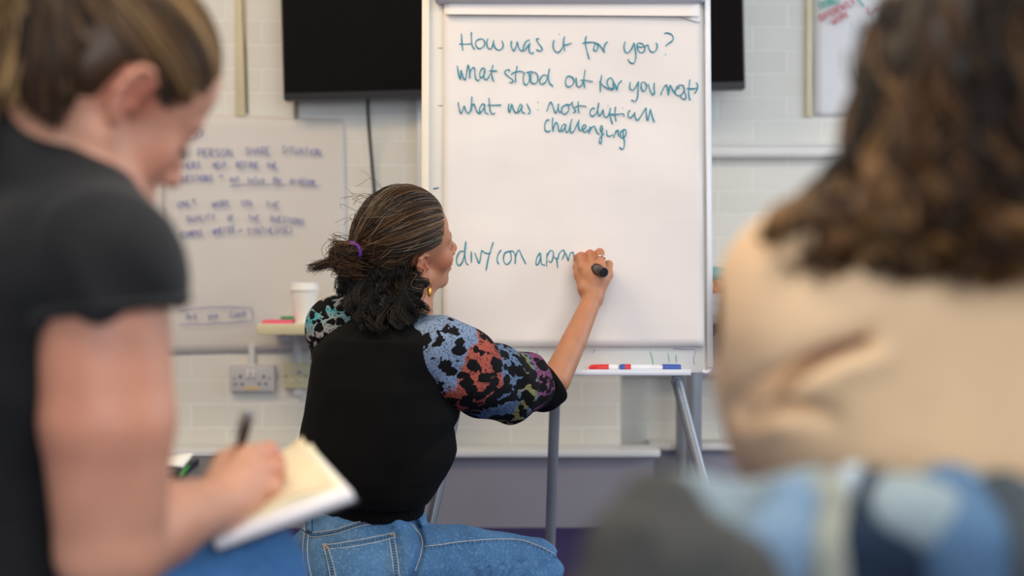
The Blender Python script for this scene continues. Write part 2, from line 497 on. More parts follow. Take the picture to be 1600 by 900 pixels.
# ------------------------------------------------------------------ stroke writing
def ribbon_strokes(name, strokes, rad, normal, mat, parent, flat=.25):
    """strokes: list of (n,3) point arrays lying on a surface; a thin flattened bead of ink"""
    Vs, Fs, off = [], [], 0
    nrm = np.asarray(normal, float); nrm /= np.linalg.norm(nrm)
    for s in strokes:
        s = np.asarray(s, float); n = len(s)
        T = np.gradient(s, axis=0); T /= np.linalg.norm(T, axis=1)[:, None] + 1e-12
        S = np.cross(T, nrm)
        a = np.linspace(0, 2 * math.pi, 6, endpoint=False)
        wv = rad * (1 + .18 * np.sin(np.arange(n) * .37 + RNG.random() * 6)); wv[0] *= .7; wv[-1] *= .6
        V = s[:, None, :] + wv[:, None, None] * (np.cos(a)[None, :, None] * S[:, None, :] + flat * np.sin(a)[None, :, None] * nrm)
        i = np.arange(n * 6).reshape(n, 6) + off
        q = np.stack([i[:-1], np.roll(i, -1, 1)[:-1], np.roll(i, -1, 1)[1:], i[1:]], -1).reshape(-1, 4)
        Vs.append(V.reshape(-1, 3)); Fs.append(q); off += n * 6
    return link(name, raw_mesh(name, np.vstack(Vs), np.vstack(Fs)), mat, parent)

# simple hand-printed letters, unit height 1, (width, strokes)
GL = {
 'A': (.75, [[(0, 0), (.36, 1), (.72, 0)], [(.15, .38), (.58, .38)]]), 'B': (.65, [[(0, 0), (0, 1), (.45, .9), (.42, .6), (0, .52), (.52, .45), (.55, .1), (0, 0)]]),
 'C': (.7, [[(.65, .85), (.35, 1), (.05, .6), (.1, .2), (.4, 0), (.66, .15)]]), 'D': (.7, [[(0, 0), (0, 1), (.5, .85), (.65, .5), (.5, .12), (0, 0)]]),
 'E': (.6, [[(.55, 1), (0, 1), (0, 0), (.58, 0)], [(0, .52), (.45, .52)]]), 'F': (.6, [[(.58, 1), (0, 1), (0, 0)], [(0, .52), (.45, .52)]]),
 'G': (.75, [[(.65, .85), (.35, 1), (.05, .6), (.1, .2), (.4, 0), (.66, .15), (.66, .45), (.4, .45)]]), 'H': (.7, [[(0, 1), (0, 0)], [(.62, 1), (.62, 0)], [(0, .52), (.62, .52)]]),
 'I': (.2, [[(.08, 1), (.08, 0)]]), 'K': (.65, [[(0, 1), (0, 0)], [(.55, 1), (.03, .48), (.6, 0)]]), 'L': (.55, [[(0, 1), (0, 0), (.5, 0)]]),
 'M': (.9, [[(0, 0), (.1, 1), (.42, .3), (.75, 1), (.85, 0)]]), 'N': (.7, [[(0, 0), (0, 1), (.6, 0), (.6, 1)]]), 'O': (.75, [[(.35, 1), (.05, .7), (.05, .25), (.35, 0), (.65, .3), (.65, .75), (.35, 1)]]),
 'P': (.62, [[(0, 0), (0, 1), (.5, .92), (.5, .55), (0, .48)]]), 'Q': (.8, [[(.35, 1), (.05, .7), (.05, .25), (.35, 0), (.65, .3), (.65, .75), (.35, 1)], [(.42, .25), (.78, -.08)]]),
 'R': (.65, [[(0, 0), (0, 1), (.5, .92), (.5, .58), (0, .5), (.58, 0)]]), 'S': (.62, [[(.55, .88), (.3, 1), (.05, .8), (.3, .52), (.55, .25), (.3, 0), (0, .12)]]),
 'T': (.7, [[(0, 1), (.66, 1)], [(.33, 1), (.33, 0)]]), 'U': (.7, [[(0, 1), (.03, .25), (.3, 0), (.58, .25), (.6, 1)]]), 'V': (.7, [[(0, 1), (.32, 0), (.64, 1)]]),
 'W': (.95, [[(0, 1), (.22, 0), (.45, .75), (.68, 0), (.9, 1)]]), 'X': (.65, [[(0, 1), (.6, 0)], [(.6, 1), (0, 0)]]), 'Y': (.65, [[(0, 1), (.3, .5), (.6, 1)], [(.3, .5), (.3, 0)]]),
 'Z': (.65, [[(0, 1), (.6, 1), (0, 0), (.6, 0)]]), '(': (.35, [[(.3, 1.15), (.05, .6), (.3, -.2)]]), ')': (.35, [[(.05, 1.15), (.3, .6), (.05, -.2)]]),
 '>': (.8, [[(0, .45), (.7, .45)], [(.45, .7), (.72, .45), (.45, .2)]]), '-': (.5, [[(0, .45), (.4, .45)]]), '3': (.6, [[(.05, .95), (.4, .95), (.25, .55), (.5, .3), (.3, 0), (0, .1)]]),
 'a': (.6, [[(.45, .55), (.15, .6), (.03, .25), (.2, 0), (.45, .3), (.47, .58), (.47, .1), (.6, 0)]]), 'b': (.55, [[(0, 1), (0, 0), (.3, 0), (.48, .28), (.3, .58), (0, .4)]]),
 'c': (.5, [[(.42, .5), (.2, .58), (.03, .28), (.2, 0), (.45, .1)]]), 'd': (.58, [[(.42, .5), (.15, .55), (.03, .25), (.2, 0), (.45, .25), (.48, 1), (.46, .1), (.58, 0)]]),
 'e': (.52, [[(.05, .28), (.42, .35), (.3, .6), (.08, .45), (.08, .1), (.3, 0), (.5, .12)]]), 'h': (.55, [[(0, 1), (0, 0), (.1, .45), (.3, .55), (.42, .35), (.45, 0)]]),
 'i': (.25, [[(.08, .55), (.1, 0)], [(.09, .78), (.1, .8)]]), 'l': (.25, [[(.08, 1), (.08, .1), (.2, 0)]]), 'm': (.8, [[(0, .55), (.02, 0), (.15, .5), (.3, .5), (.33, 0), (.45, .5), (.62, .5), (.68, 0)]]),
 'n': (.55, [[(0, .55), (.02, 0), (.15, .5), (.35, .52), (.42, 0)]]), 'o': (.55, [[(.25, .58), (.04, .3), (.22, 0), (.46, .3), (.25, .58)]]), 'p': (.55, [[(0, .55), (.02, -.4)], [(.02, .4), (.25, .58), (.45, .3), (.25, 0), (.02, .1)]]),
 'r': (.45, [[(0, .55), (.03, 0), (.1, .4), (.38, .56)]]), 's': (.45, [[(.38, .5), (.15, .58), (.1, .38), (.36, .2), (.2, 0), (.02, .06)]]), 't': (.45, [[(.2, .9), (.18, .1), (.4, 0)], [(0, .58), (.42, .6)]]),
 'u': (.55, [[(0, .55), (.05, .05), (.3, .05), (.42, .55), (.44, 0)]]), 'v': (.5, [[(0, .55), (.2, 0), (.42, .55)]]), 'y': (.5, [[(0, .55), (.2, .05)], [(.44, .55), (.1, -.4)]]), '?': (.5, [[(.02, .8), (.25, 1), (.45, .8), (.22, .5), (.22, .28)], [(.21, .04), (.24, .0)]]),
}
def text_strokes(txt, x0, y0, x1, y1, hpx, to3d):
    """lay out txt from photo point (x0,y0) to (x1,y1) on a surface given by to3d(px,py)"""
    adv = sum((GL[c][0] + .22) if c != ' ' else .9 for c in txt); out = []
    Lx = math.hypot(x1 - x0, y1 - y0); e = ((x1 - x0) / Lx, (y1 - y0) / Lx); sx = Lx / adv; cur = 0.0
    for c in txt:
        if c == ' ': cur += .9; continue
        wd, st = GL[c]
        for s in st:
            pp = []
            for (a, bb) in s:
                qx = x0 + e[0] * (cur + a) * sx + e[1] * bb * hpx; qy = y0 + e[1] * (cur + a) * sx - bb * hpx
                pp.append(to3d(qx, qy))
            out.append(spline(pp, 5))
        cur += wd + .22
    return out

M_paper = Mat('flip_paper', '#e6e0dd', 0.7)
_c = M_paper.coord(); _sp = M_paper.n('ShaderNodeMapping'); _sp.inputs['Scale'].default_value = (1.2, 1, 5); M_paper.l(_c, _sp.inputs[0])
M_paper.bump(M_paper.noise(2.0, 2, _sp.outputs[0]), .26, .01)
M_paper.base(M_paper.ramp(M_paper.noise(5, 2, _c), [(.3, '#e2dcd9'), (.7, '#e9e3e0')])); M_paper = M_paper.m
M_ink_teal = simple('teal_ink', '#1287a0', .5, var=.12, scale=60)
M_ink_blue = simple('blue_ink', '#6a74b2', .5, var=.12, scale=60)
M_ink_red = simple('red_ink', '#c8646e', .5, var=.12, scale=60)
M_ink_green = simple('green_ink', '#2fa596', .5, var=.12, scale=60)

def sheet_on_wall(name, corners, Y, mat, label, cat):
    """a sheet of paper hanging on the wall: four photo corners tl,tr,br,bl; gently cockled"""
    tl, tr, br, bl = [np.array(c, float) for c in corners]; grid = []
    for i in range(25):
        v = i / 24; row = []
        for j in range(25):
            u = j / 24; q = (tl * (1 - u) + tr * u) * (1 - v) + (bl * (1 - u) + br * u) * v
            d = .006 + .003 * math.sin(u * 7 + v * 3) + .006 * v * v + .002 * math.sin(v * 11)
            row.append(P(q[0], q[1], Y - d))
        grid.append(row)
    b = MB(); b.quadgrid(grid); o = b.build(name, mat, solid=.0006)
    return tag(o, label, cat)
M_poster = simple('poster_paper', '#d1cbc5', .7, var=.03, scale=4)
po = sheet_on_wall('poster', ((252, 176), (538, 186), (546, 546), (254, 553)), WY, M_poster, 'large paper sheet with blue handwriting on the wall behind the left-hand woman', 'poster')
onw = lambda x, y: P(x, y, WY - .0235)
def wr(name, lines, par, mat, rad, f, nrm=(0, -1, 0)):
    for ln in lines: ribbon_strokes('written_word' if len(ln) > 1 else 'pen_stroke', ln, rad, nrm, mat, par)
T = lambda *a: text_strokes(*a, onw)
wr('heading_writing', [T('IN', 268, 246, 290, 246, 11), T('PERSON', 310, 245, 366, 244, 12), T('SHARE', 384, 241, 424, 241, 11), T('SITUATION', 441, 239, 503, 244, 11),
    T('OTHERS', 270, 263, 315, 262, 9), T('HELP', 333, 262, 354, 262, 9), T('REFINE', 370, 262, 406, 262, 9), T('THE', 417, 263, 434, 263, 9),
    T('QUESTIONS', 279, 284, 334, 283, 10), T('>', 341, 279, 351, 279, 9), T('not', 360, 284, 375, 284, 11), T('solve', 387, 285, 415, 286, 11), T('the', 426, 285, 440, 286, 11), T('problem', 454, 286, 494, 288, 11),
    [spline([onw(358, 291), onw(400, 288), onw(450, 289)]), spline([onw(470, 290), onw(503, 291)])],
    [spline([onw(x, y) for x, y in ((284, 199), (300, 197), (315, 204), (313, 213), (297, 216), (280, 215))]), spline([onw(303, 203), onw(308, 207), onw(303, 212)])]], po, M_ink_blue, .0013, onw)
wr('lower_writing', [T('ONLY', 279, 325, 309, 318, 9), T('WORK', 332, 324, 361, 321, 9), T('ON', 378, 322, 396, 321, 9), T('THE', 415, 324, 438, 325, 9),
    T('QUALITY', 292, 346, 338, 343, 9), T('OF', 356, 345, 367, 345, 9), T('THE', 387, 345, 407, 346, 9), T('QUESTIONS', 422, 345, 476, 351, 9),
    T('(COMPILE', 281, 372, 319, 367, 9), T('-', 325, 366, 330, 366, 8), T('WHETTER', 333, 366, 368, 363, 9), T('>', 372, 365, 382, 362, 8), T('SYNTHESISE)', 387, 366, 458, 364, 10)], po, M_ink_blue, .0013, onw)
wr('boxed_writing', [T('Are', 291, 499, 309, 497, 10), T('you', 326, 497, 342, 496, 10), T('Coach', 360, 496, 386, 494, 10),
    [spline([onw(280, 485), onw(330, 480), onw(394, 481)]), spline([onw(394, 481), onw(395, 502)]), spline([onw(395, 502), onw(330, 506), onw(280, 507)])]], po, M_ink_blue, .0012, onw)
pr = sheet_on_wall('poster', ((1271, -60), (1640, -60), (1640, 180), (1272, 181)), WY2, simple('poster_paper_white', '#d6d6d8', .7, var=.02, scale=4), 'white paper sheet with red and green notes on the wall behind the curly haired person', 'poster')
onw2 = lambda x, y: P(x, y, WY2 - .0235)
T2 = lambda *a: text_strokes(*a, onw2)
wr('green_writing', [T2('DOING', 1283, 14, 1314, 4, 11), [spline([onw2(1335, -8), onw2(1344, 2), onw2(1351, 10)], 4), spline([onw2(1336, -7), onw2(1344, 3), onw2(1350, 11)], 4)]], pr, M_ink_green, .0018, onw2)
wr('red_writing', [T2('DIFFERENTLY', 1284, 33, 1338, 6, 9), T2('WORK', 1303, 39, 1329, 24, 8),
    [spline([onw2(x, y) for x, y in ((1354, 10), (1361, 24), (1370, 14), (1379, 16), (1385, 6), (1392, 14), (1400, 0))]),
     spline([onw2(x, y) for x, y in ((1366, 44), (1357, 43), (1356, 51), (1364, 52), (1371, 42), (1374, 36))])]], pr, M_ink_red, .0018, onw2)

# ------------------------------------------------------------------ sockets on the left wall
M_plate = simple('grey_plastic', '#c4c2c4', .4, var=.02); M_dark = simple('dark_hole', '#3a3634', .7)
so = empty('wall_socket', P(394, 612, WY), 'grey double power socket on the wall below the left poster', 'socket')
a = P(359, 612, WY - .03); t = P(429, 570, WY - .03)
b = MB(); b.box((a[0], WY - .032, a[2]), (t[0], WY, t[2]), .006); b.build('back_box', M_plate, so)
W_, H_ = t[0] - a[0], t[2] - a[2]
def at_(u, v): return (a[0] + u * W_, a[2] + v * H_)
for u in (.41, .53):
    x, z = at_(u, .66); b = MB(); b.box((x - .006, WY - .04, z - .012), (x + .006, WY - .03, z + .014), .002); b.build('switch', M_white, so)
for u, v, wv, hv in ((.24, .56, .006, .011), (.76, .56, .006, .011), (.11, .5, .006, .004), (.89, .5, .006, .004), (.13, .28, .008, .006), (.28, .28, .008, .006), (.66, .3, .008, .006), (.81, .3, .008, .006)):
    x, z = at_(u, v); b = MB(); b.box((x - wv / 2, WY - .0345, z - hv / 2), (x + wv / 2, WY - .031, z + hv / 2), .001); b.build('pin_hole', M_dark, so)
x0, z0 = at_(.3, .08); x1, z1 = at_(.66, .18)
b = MB(); b.box((x0, WY - .0335, z0), (x1, WY - .031, z1)); b.build('label_strip', simple('label_yellow', '#d6bd7e', .6), so)
do = empty('data_outlet', P(463, 606, WY), 'cream data outlet on the wall beside the grey socket', 'socket')
a = P(443, 607, WY - .03); t = P(485, 568, WY - .03); W_, H_ = t[0] - a[0], t[2] - a[2]
b = MB(); b.box((a[0], WY - .03, a[2]), (t[0], WY, t[2]), .005); b.build('back_box', M_cream, do)
for u, v, wv, hv, mm in ((.6, .64, .02, .012, M_plate), (.6, .66, .012, .005, M_dark), (.1, .5, .005, .005, M_dark), (.85, .5, .005, .005, M_dark), (.3, .3, .018, .012, M_cream), (.62, .3, .018, .012, M_cream)):
    x, z = at_(u, v); b = MB(); b.box((x - wv / 2, WY - .034, z - hv / 2), (x + wv / 2, WY - .029, z + hv / 2), .001); b.build('port', mm, do)
tag(strip('conduit', 393, .024, 540, 572, WY, .024, M_white, ''), 'white stub of conduit running down into the grey socket', 'pipe')
tag(strip('conduit', 465, .024, 540, 570, WY, .024, M_white, ''), 'white stub of conduit running down into the cream outlet', 'pipe')

# ------------------------------------------------------------------ shelf on the left with the cup
ZS = P(450, 507, 4.36)[2]
sh = empty('wall_shelf', (P(520, 507, 4.5)[0], WY, ZS), 'cream edged shelf on the wall below the poster carrying the paper cup', 'shelf')
xl = P(401, 510, 4.36)[0]; M_top = simple('shelf_top', '#e6e0cf', .4, var=.02)
b = MB(); b.box((xl, 4.36, ZS - .032), (-.32, WY - .03, ZS), .003); b.build('board', [M_cream], sh)
b = MB(); b.box((xl + .002, 4.362, ZS - .002), (-.322, WY - .032, ZS + .001)); b.build('top_laminate', M_top, sh)
for xb in (-.72, -.42):
    b = MB(); b.box((xb, 4.42, ZS - .05), (xb + .025, WY, ZS - .031), .002); b.box((xb, WY - .02, ZS - .25), (xb + .025, WY, ZS - .03), .002); b.build('bracket', M_white, sh)
ZT = ZS + .001
cx, cy = P(476, 500, 4.46)[:2]
cup = empty('paper_cup', (cx, cy, ZT), 'white takeaway paper cup with white lid on the shelf', 'cup')
M_cup = simple('cup_paper', '#f3efe6', .5, var=.015); M_lid = simple('cup_lid', '#f6f3ee', .35, var=.01)
hc = P(476, 441, 4.46)[2] - P(476, 503, 4.46)[2]
b = MB(); b.lathe([(.030, 0), (.031, .002), (.0425, hc * .82), (.0425, hc * .83)], (cx, cy, ZT), sides=40); b.build('cup_body', M_cup, cup)
b = MB(); b.lathe([(.0425, hc * .81), (.0465, hc * .81), (.0468, hc * .86), (.044, hc * .875), (.0435, hc * .89), (.0405, hc * .985), (.038, hc), (.035, hc * .985), (.034, hc * .95)], (cx, cy, ZT), sides=40); b.build('lid', M_lid, cup)
b = MB(); p = P(436, 500, 4.46); b.box((p[0] - .043, 4.40, ZT), (p[0] + .048, 4.47, ZT + .009), .001)
o = b.build('note_pad', simple('pink_paper', '#ee5b78', .7, var=.03)); tag(set_origin(o, (p[0], 4.45, ZT)), 'pink pad of sticky notes lying on the shelf beside the paper cup', 'note pad')
pn = empty('marker_pen', (p[0] + .03, 4.50, ZT), 'green marker pen lying on the shelf behind the pink pad', 'pen')
b = MB(); b.tube([(p[0] - .005, 4.53, ZT + .0085), (p[0] + .05, 4.55, ZT + .0085)], .0085, 14); b.build('cap', simple('green_plastic', '#2d8f5f', .4), pn)
b = MB(); b.tube([(p[0] + .05, 4.55, ZT + .0082), (p[0] + .125, 4.575, ZT + .0082)], .008, 14); b.build('barrel', simple('green_barrel', '#3f9a6c', .4), pn)

# ------------------------------------------------------------------ table on the right, behind the flip chart
ZR = P(1125, 492, 4.35)[2]
tb = empty('side_table', (P(1250, 500, 4.6)[0], 4.55, 0), 'pale table against the wall on the right, behind the flip chart', 'table')
xr0 = P(1066, 500, 4.35)[0]
b = MB(); b.box((xr0, 4.35, ZR - .028), (1.75, 4.735, ZR), .003); b.build('tabletop', simple('table_top', '#c9c6b8', .45, var=.03), tb)
M_leg = simple('grey_tube', '#8f939c', .38, .35, var=.04)
for lx, ly in ((P(1084, 650, 4.41)[0], 4.41), (P(1084, 650, 4.41)[0], 4.68), (1.68, 4.41), (1.68, 4.68)):
    b = MB(); b.tube([(lx, ly, 0), (lx, ly, ZR - .028)], .0245, 20); b.build('leg', M_leg, tb)
q = P(1113, 512, 4.40)
b = MB(); b.bm.faces.new([b.bm.verts.new(v) for v in ((q[0] - .02, 4.40, ZR - .029), (P(1136, 512, 4.4)[0], 4.40, ZR - .029), (q[0] - .02, 4.40, ZR - .1))])
g = bmesh.ops.extrude_face_region(b.bm, geom=b.bm.faces[:]); bmesh.ops.translate(b.bm, verts=[v for v in g['geom'] if isinstance(v, bmesh.types.BMVert)], vec=(0, .02, 0))
b.build('corner_bracket', simple('black_bracket', '#2a2a2e', .5), tb, smooth=False)
zt = ZR
q0 = P(1100, 480, 4.40)[0]; q1 = P(1141, 480, 4.40)[0]
hz = P(1120, 457, 4.42)[2] - P(1120, 489, 4.42)[2]
b = MB()
for i in range(6):
    jx = random.uniform(-.004, .004); b.box((q0 + jx, 4.41 + jx, zt + hz * i / 6), (q1 + .12 + jx, 4.62 + jx, zt + hz * (i + 1) / 6 - .0006), .0005)
tag(set_origin(b.build('paper_stack', simple('white_sheets', '#e4e4ea', .6, var=.02)), (q0 + .1, 4.5, zt)), 'stack of white paper on the table right of the flip chart', 'paper stack')
m = Mat('orange_print', '#c9793f', .5); m.base(m.ramp(m.noise(90, 3), [(.42, '#d98a55'), (.5, '#b85f2c'), (.62, '#5a3a2a')])); 
ho = P(1125, 437, 4.45)[2] - P(1125, 457, 4.45)[2]
b = MB(); b.box((q0 - .02, 4.44, zt + hz), (q1 + .02, 4.56, zt + hz + ho), .002); tag(set_origin(b.build('small_box', m.m), (q0, 4.5, zt + hz)), 'small orange patterned box on the stack of white paper', 'box')
f = Field(); cc = P(1120, 427, 4.47); f.ell((cc[0] - .02, 4.49, zt + hz + ho + .021), (.075, .035, .0215), k=.01); f.cap((cc[0] - .03, 4.48, zt + hz + ho + .017), (cc[0] + .05, 4.48, zt + hz + ho + .012), .016, .011)
tag(set_origin(link('pencil_case', f.mesh('pencil_case', .003), simple('teal_fabric', '#1fa3a8', .6, var=.1)), (cc[0], 4.49, zt + hz + ho)), 'teal pouch lying on top of the orange box', 'pouch')
# ================================================================== FLIP CHART
LEAN = math.radians(4.6)
BO = P(885, 583, 3.455)                                   # bottom centre of the board face
BU = np.array([1.0, 0, 0]); BV = np.array([0, math.sin(LEAN), math.cos(LEAN)]); BN = np.array([0, -math.cos(LEAN), math.sin(LEAN)])
def onb(px, py, off=0.0):
    """photo pixel -> point on the board plane, lifted by off towards the room"""
    d = ray(px, py); o = np.array([0, 0, CAM_Z]); q = BO + BN * off
    return o + d * (((q - o) @ BN) / (d @ BN))
def bc(px, py, off=0.0):
    q = onb(px, py, off) - BO
    return float(q @ BU), float(q @ BV)
MBD = frame_M(BO, BU, -BN, BV)                            # local x right, y into the board, z up the board
fc = empty('flip_chart', (BO[0], 3.5, 0), 'white flip chart easel on grey legs holding the large paper pad', 'flip chart')
M_board = simple('whiteboard', '#dcdcd8', .25, var=.02, scale=4)
M_alu = simple('white_aluminium', '#d9dbe2', .35, .1, var=.02); M_edge = simple('warm_lit_edge', '#e6dccb', .5, var=.02)
M_grey = simple('grey_powder_coat', '#8b8f96', .35, .3, var=.04)
M_bar = simple('grey_clamp', '#b3b1ba', .35, .2, var=.03)
xl, zb = bc(660, 583); xr, _ = bc(1112, 583); ztop = bc(885, -45)[1]
b = MB(); b.box((xl + .004, .0, 0), (xr - .004, .022, ztop), .003, MBD); b.build('whiteboard', M_board, fc)
xi = bc(679, 300)[0]; b = MB(); b.box((xl - .004, -.010, .0), (xi - .013, .026, ztop), .003, MBD); b.build('side_rail', M_edge, fc)  # left rail of the white frame, warm light put into its cream colour
xi2 = bc(1101.5, 300)[0]; b = MB(); b.box((xi2, -.016, .012), (xr + .003, .026, ztop), .004, MBD); b.build('side_rail', M_alu, fc)
_, zc = bc(885, 8.5); b = MB(); b.box((bc(680, 5)[0], -.034, zc), (bc(1099, 5)[0], -.001, zc + .05), .009, MBD, 3); b.build('clamp_bar', M_bar, fc)
b = MB(); c_ = bc(1104, 574); b.tube(spline([MBD @ Vector((c_[0] + dx, -.006, c_[1] + dz)) for dx, dz in ((-.012, -.010), (.0, -.012), (.007, -.004), (.008, .012))]), .006, 10); b.build('corner_clip', M_alu, fc)
# tray
tz = 0.006; b = MB()
x0, x1 = bc(700, 583)[0], bc(1075, 583)[0]
b.box((x0, -.062, tz - .012), (x1, .0, tz - .004), .003, MBD); b.box((x0, -.064, tz - .012), (x1, -.058, tz + .003), .0025, MBD); b.build('pen_tray', M_alu, fc)
# legs: two splayed front legs and the rear leg, each with a rubber foot
def fleg(top, low, extra=0):
    top = np.array(top, float); low = np.array(low, float); d = low - top; end = top + d * ((top[2] - .0) / (top[2] - low[2]))
    b = MB(); b.tube([top, end + (top - end) * .02], .0135, 16); o = b.build('leg', M_grey, fc)
    b = MB(); b.tube([end + (top - end) * .05, end], .017, 14); b.build('rubber_foot', simple('rubber', '#2a2a2c', .7), o)
    e = MB(); e.box((top[0] - .012, top[1] - .012, top[2] - .012), (top[0] + .012, top[1] + .03, top[2] + .02), .003); e.build('leg_hinge', M_grey, fc)
fleg(P(1057, 594, 3.46), P(1097, 745, 3.38)); fleg(P(722, 594, 3.46), P(690, 740, 3.40)); fleg(P(868, 590, 3.50), P(860, 838, 3.62))
# old pen marks on the board foot
for nm, mt, st in (('pen_mark', M_ink_green, [[(1016, 549), (1019, 560), (1021, 571)], [(1044, 552), (1046, 566)], [(1056, 554), (1057, 567)]]), ('pen_mark', simple('violet_ink', '#a58ac0', .5), [[(1052, 545), (1070, 546), (1086, 546)], [(1087, 548), (1084, 560), (1085, 570)], [(838, 548), (839, 556)], [(930, 545), (927, 552)]])):
    for s in st: ribbon_strokes(nm, [spline([onb(x, y, .0006) for x, y in s])], .0009, BN, mt, fc)
ribbon_strokes('rail_mark', [spline([onb(677, 295, .0006), onb(686, 293.5, .0006)])], .0018, BN, simple('blue_mark', '#3d6cae', .5), fc)
for py in (75, 165): ribbon_strokes('rail_mark', [spline([onb(684, py, .0006), onb(692, py, .0006)])], .0012, BN, simple('faded_mark', '#a09c8c', .5), fc)

# paper pad hung on the board
pad = empty('flip_chart_pad', onb(896, 541, .0), 'large white paper pad with teal handwriting on the flip chart', 'paper pad')
def pad_grid(c4, off, n=40, wav=.0025):
    tl, tr, br, bl = [np.array(c, float) for c in c4]; g = []
    for i in range(n + 1):
        v = i / n; row = []
        for j in range(n + 1):
            u = j / n; q = (tl * (1 - u) + tr * u) * (1 - v) + (bl * (1 - u) + br * u) * v
            row.append(onb(q[0], q[1], off + wav * (math.sin(v * 17 + 2 * math.sin(u * 4)) * .5 + math.sin(u * 3 + v * 9) * .5)))
        g.append(row)
    return g
b = MB(); x0, z0 = bc(693.5, 541, .006); x1, _ = bc(1099.5, 541, .006)
b.box((x0, -.0085, z0), (x1, -.0003, bc(896, 3)[1]), .001, MBD); b.build('sheet_block', M_paper, pad)
b = MB(); b.quadgrid(pad_grid(((693, 20), (1094, 20), (1100.5, 541.5), (692.5, 541.5)), .013)); top = b.build('top_sheet', M_paper, pad, solid=.0004)
b = MB(); g = []
for i in range(9):
    v = i / 8
    g.append([onb(694 + (1093 - 694) * j / 30, 4 + (22.5 + 3 * j / 30 - 4) * v, .017 + .010 * v * v) for j in range(31)])
b.quadgrid(g); b.build('torn_stub', M_paper, pad, solid=.0006)
b = MB(); b.quadgrid([[onb(1058, 24.5, .017), onb(1094, 25.5, .017)], [onb(1058, 25.0, .017), onb(1094, 36.0, .017)]]); b.build('torn_corner', M_paper, pad, solid=.0005)

def S(ox, oy, sc, *strokes):
    return [spline([onb(ox + x / sc, oy + y / sc, .0162) for x, y in s], 6) for s in strokes]
def dot(ox, oy, sc, x, y): return [spline([onb(ox + x / sc, oy + y / sc, .0162), onb(ox + x / sc + .9, oy + y / sc + .9, .0162)])]
k1 = 1600 / 180; k4 = 1600 / 230; k7 = 1600 / 220
L1 = S(700, 40, k1, [(185,110),(190,180),(197,280),(206,350)], [(325,88),(325,180),(335,270),(370,335)], [(152,252),(240,258),(320,252)],
 [(450,185),(400,205),(383,260),(410,310),(455,315),(500,280),(510,225),(480,188),(445,183)],
 [(555,178),(540,230),(545,290),(575,325),(605,310),(628,250),(634,205),(636,260),(665,320),(715,338),(755,310),(766,260),(745,205)],
 [(885,208),(875,260),(890,320),(912,350),(935,310),(955,255),(963,225),(975,290),(1010,345),(1040,350)],
 [(1135,195),(1085,220),(1050,290),(1045,345),(1075,330),(1120,270),(1140,245),(1125,300),(1130,360),(1160,385),(1195,372)],
 [(1270,183),(1240,180),(1230,200),(1260,250),(1300,305),(1305,340),(1270,352),(1225,330)],
 [(1475,195),(1460,260),(1470,330),(1515,372),(1560,350),(1595,290)])
L1 += dot(700, 40, k1, 1540, 113)
L1 += S(880, 40, k1, [(18,145),(5,220),(10,290),(22,350)], [(-10,275),(60,262),(120,240)], [(322,145),(308,200),(315,290),(340,390),(362,470)],
 [(265,247),(310,235),(400,230),(440,235),(480,270),(475,330),(450,352),(425,335),(430,290),(445,240)], [(440,235),(490,255),(535,310),(570,370),(565,310),(590,250),(620,220)],
 [(865,218),(845,280),(855,350),(890,380),(930,350),(970,280),(985,240),(1000,330),(1010,430),(990,510),(955,523),(915,495),(900,460)],
 [(1110,255),(1060,240),(1030,260),(1035,330),(1075,375),(1120,360),(1135,310),(1110,260),(1060,240)], [(1035,290),(1085,298),(1140,285)],
 [(1140,285),(1180,270),(1190,320),(1225,365),(1265,365),(1300,320),(1305,265),(1285,235)], [(1400,115),(1440,100),(1500,120),(1530,170),(1510,215),(1460,250),(1418,288)])
L1 += dot(880, 40, k1, 1420, 397)
L2 = S(700, 90, k1, [(130,110),(138,180),(155,260),(172,300),(180,230),(183,175),(195,220),(215,285),(238,305),(255,240),(270,140),(282,95)], [(282,95),(300,180),(302,290)],
 [(302,290),(310,200),(345,140),(370,150),(375,230),(385,290),(415,318),(450,295)], [(515,150),(475,150),(445,205),(445,265),(470,275),(505,230),(515,165),(500,230),(505,290),(535,305),(565,270),(590,215)],
 [(625,100),(605,180),(612,260),(635,335)], [(570,183),(690,183)], [(860,185),(840,165),(800,180),(790,210),(830,255),(890,300),(905,330),(880,348),(850,340)], [(962,112),(940,230),(940,345)],
 [(875,240),(920,205),(1000,188),(1060,205)], [(1060,205),(1045,280),(1055,355),(1080,375),(1115,355),(1135,280),(1120,210),(1080,205)],
 [(1110,205),(1160,195),(1150,270),(1155,340),(1200,360),(1240,335),(1250,275),(1225,215),(1165,195)], [(1385,255),(1330,240),(1285,290),(1275,345),(1305,368),(1350,345),(1380,285),(1410,150)], [(1410,150),(1395,260),(1410,350),(1460,400)])
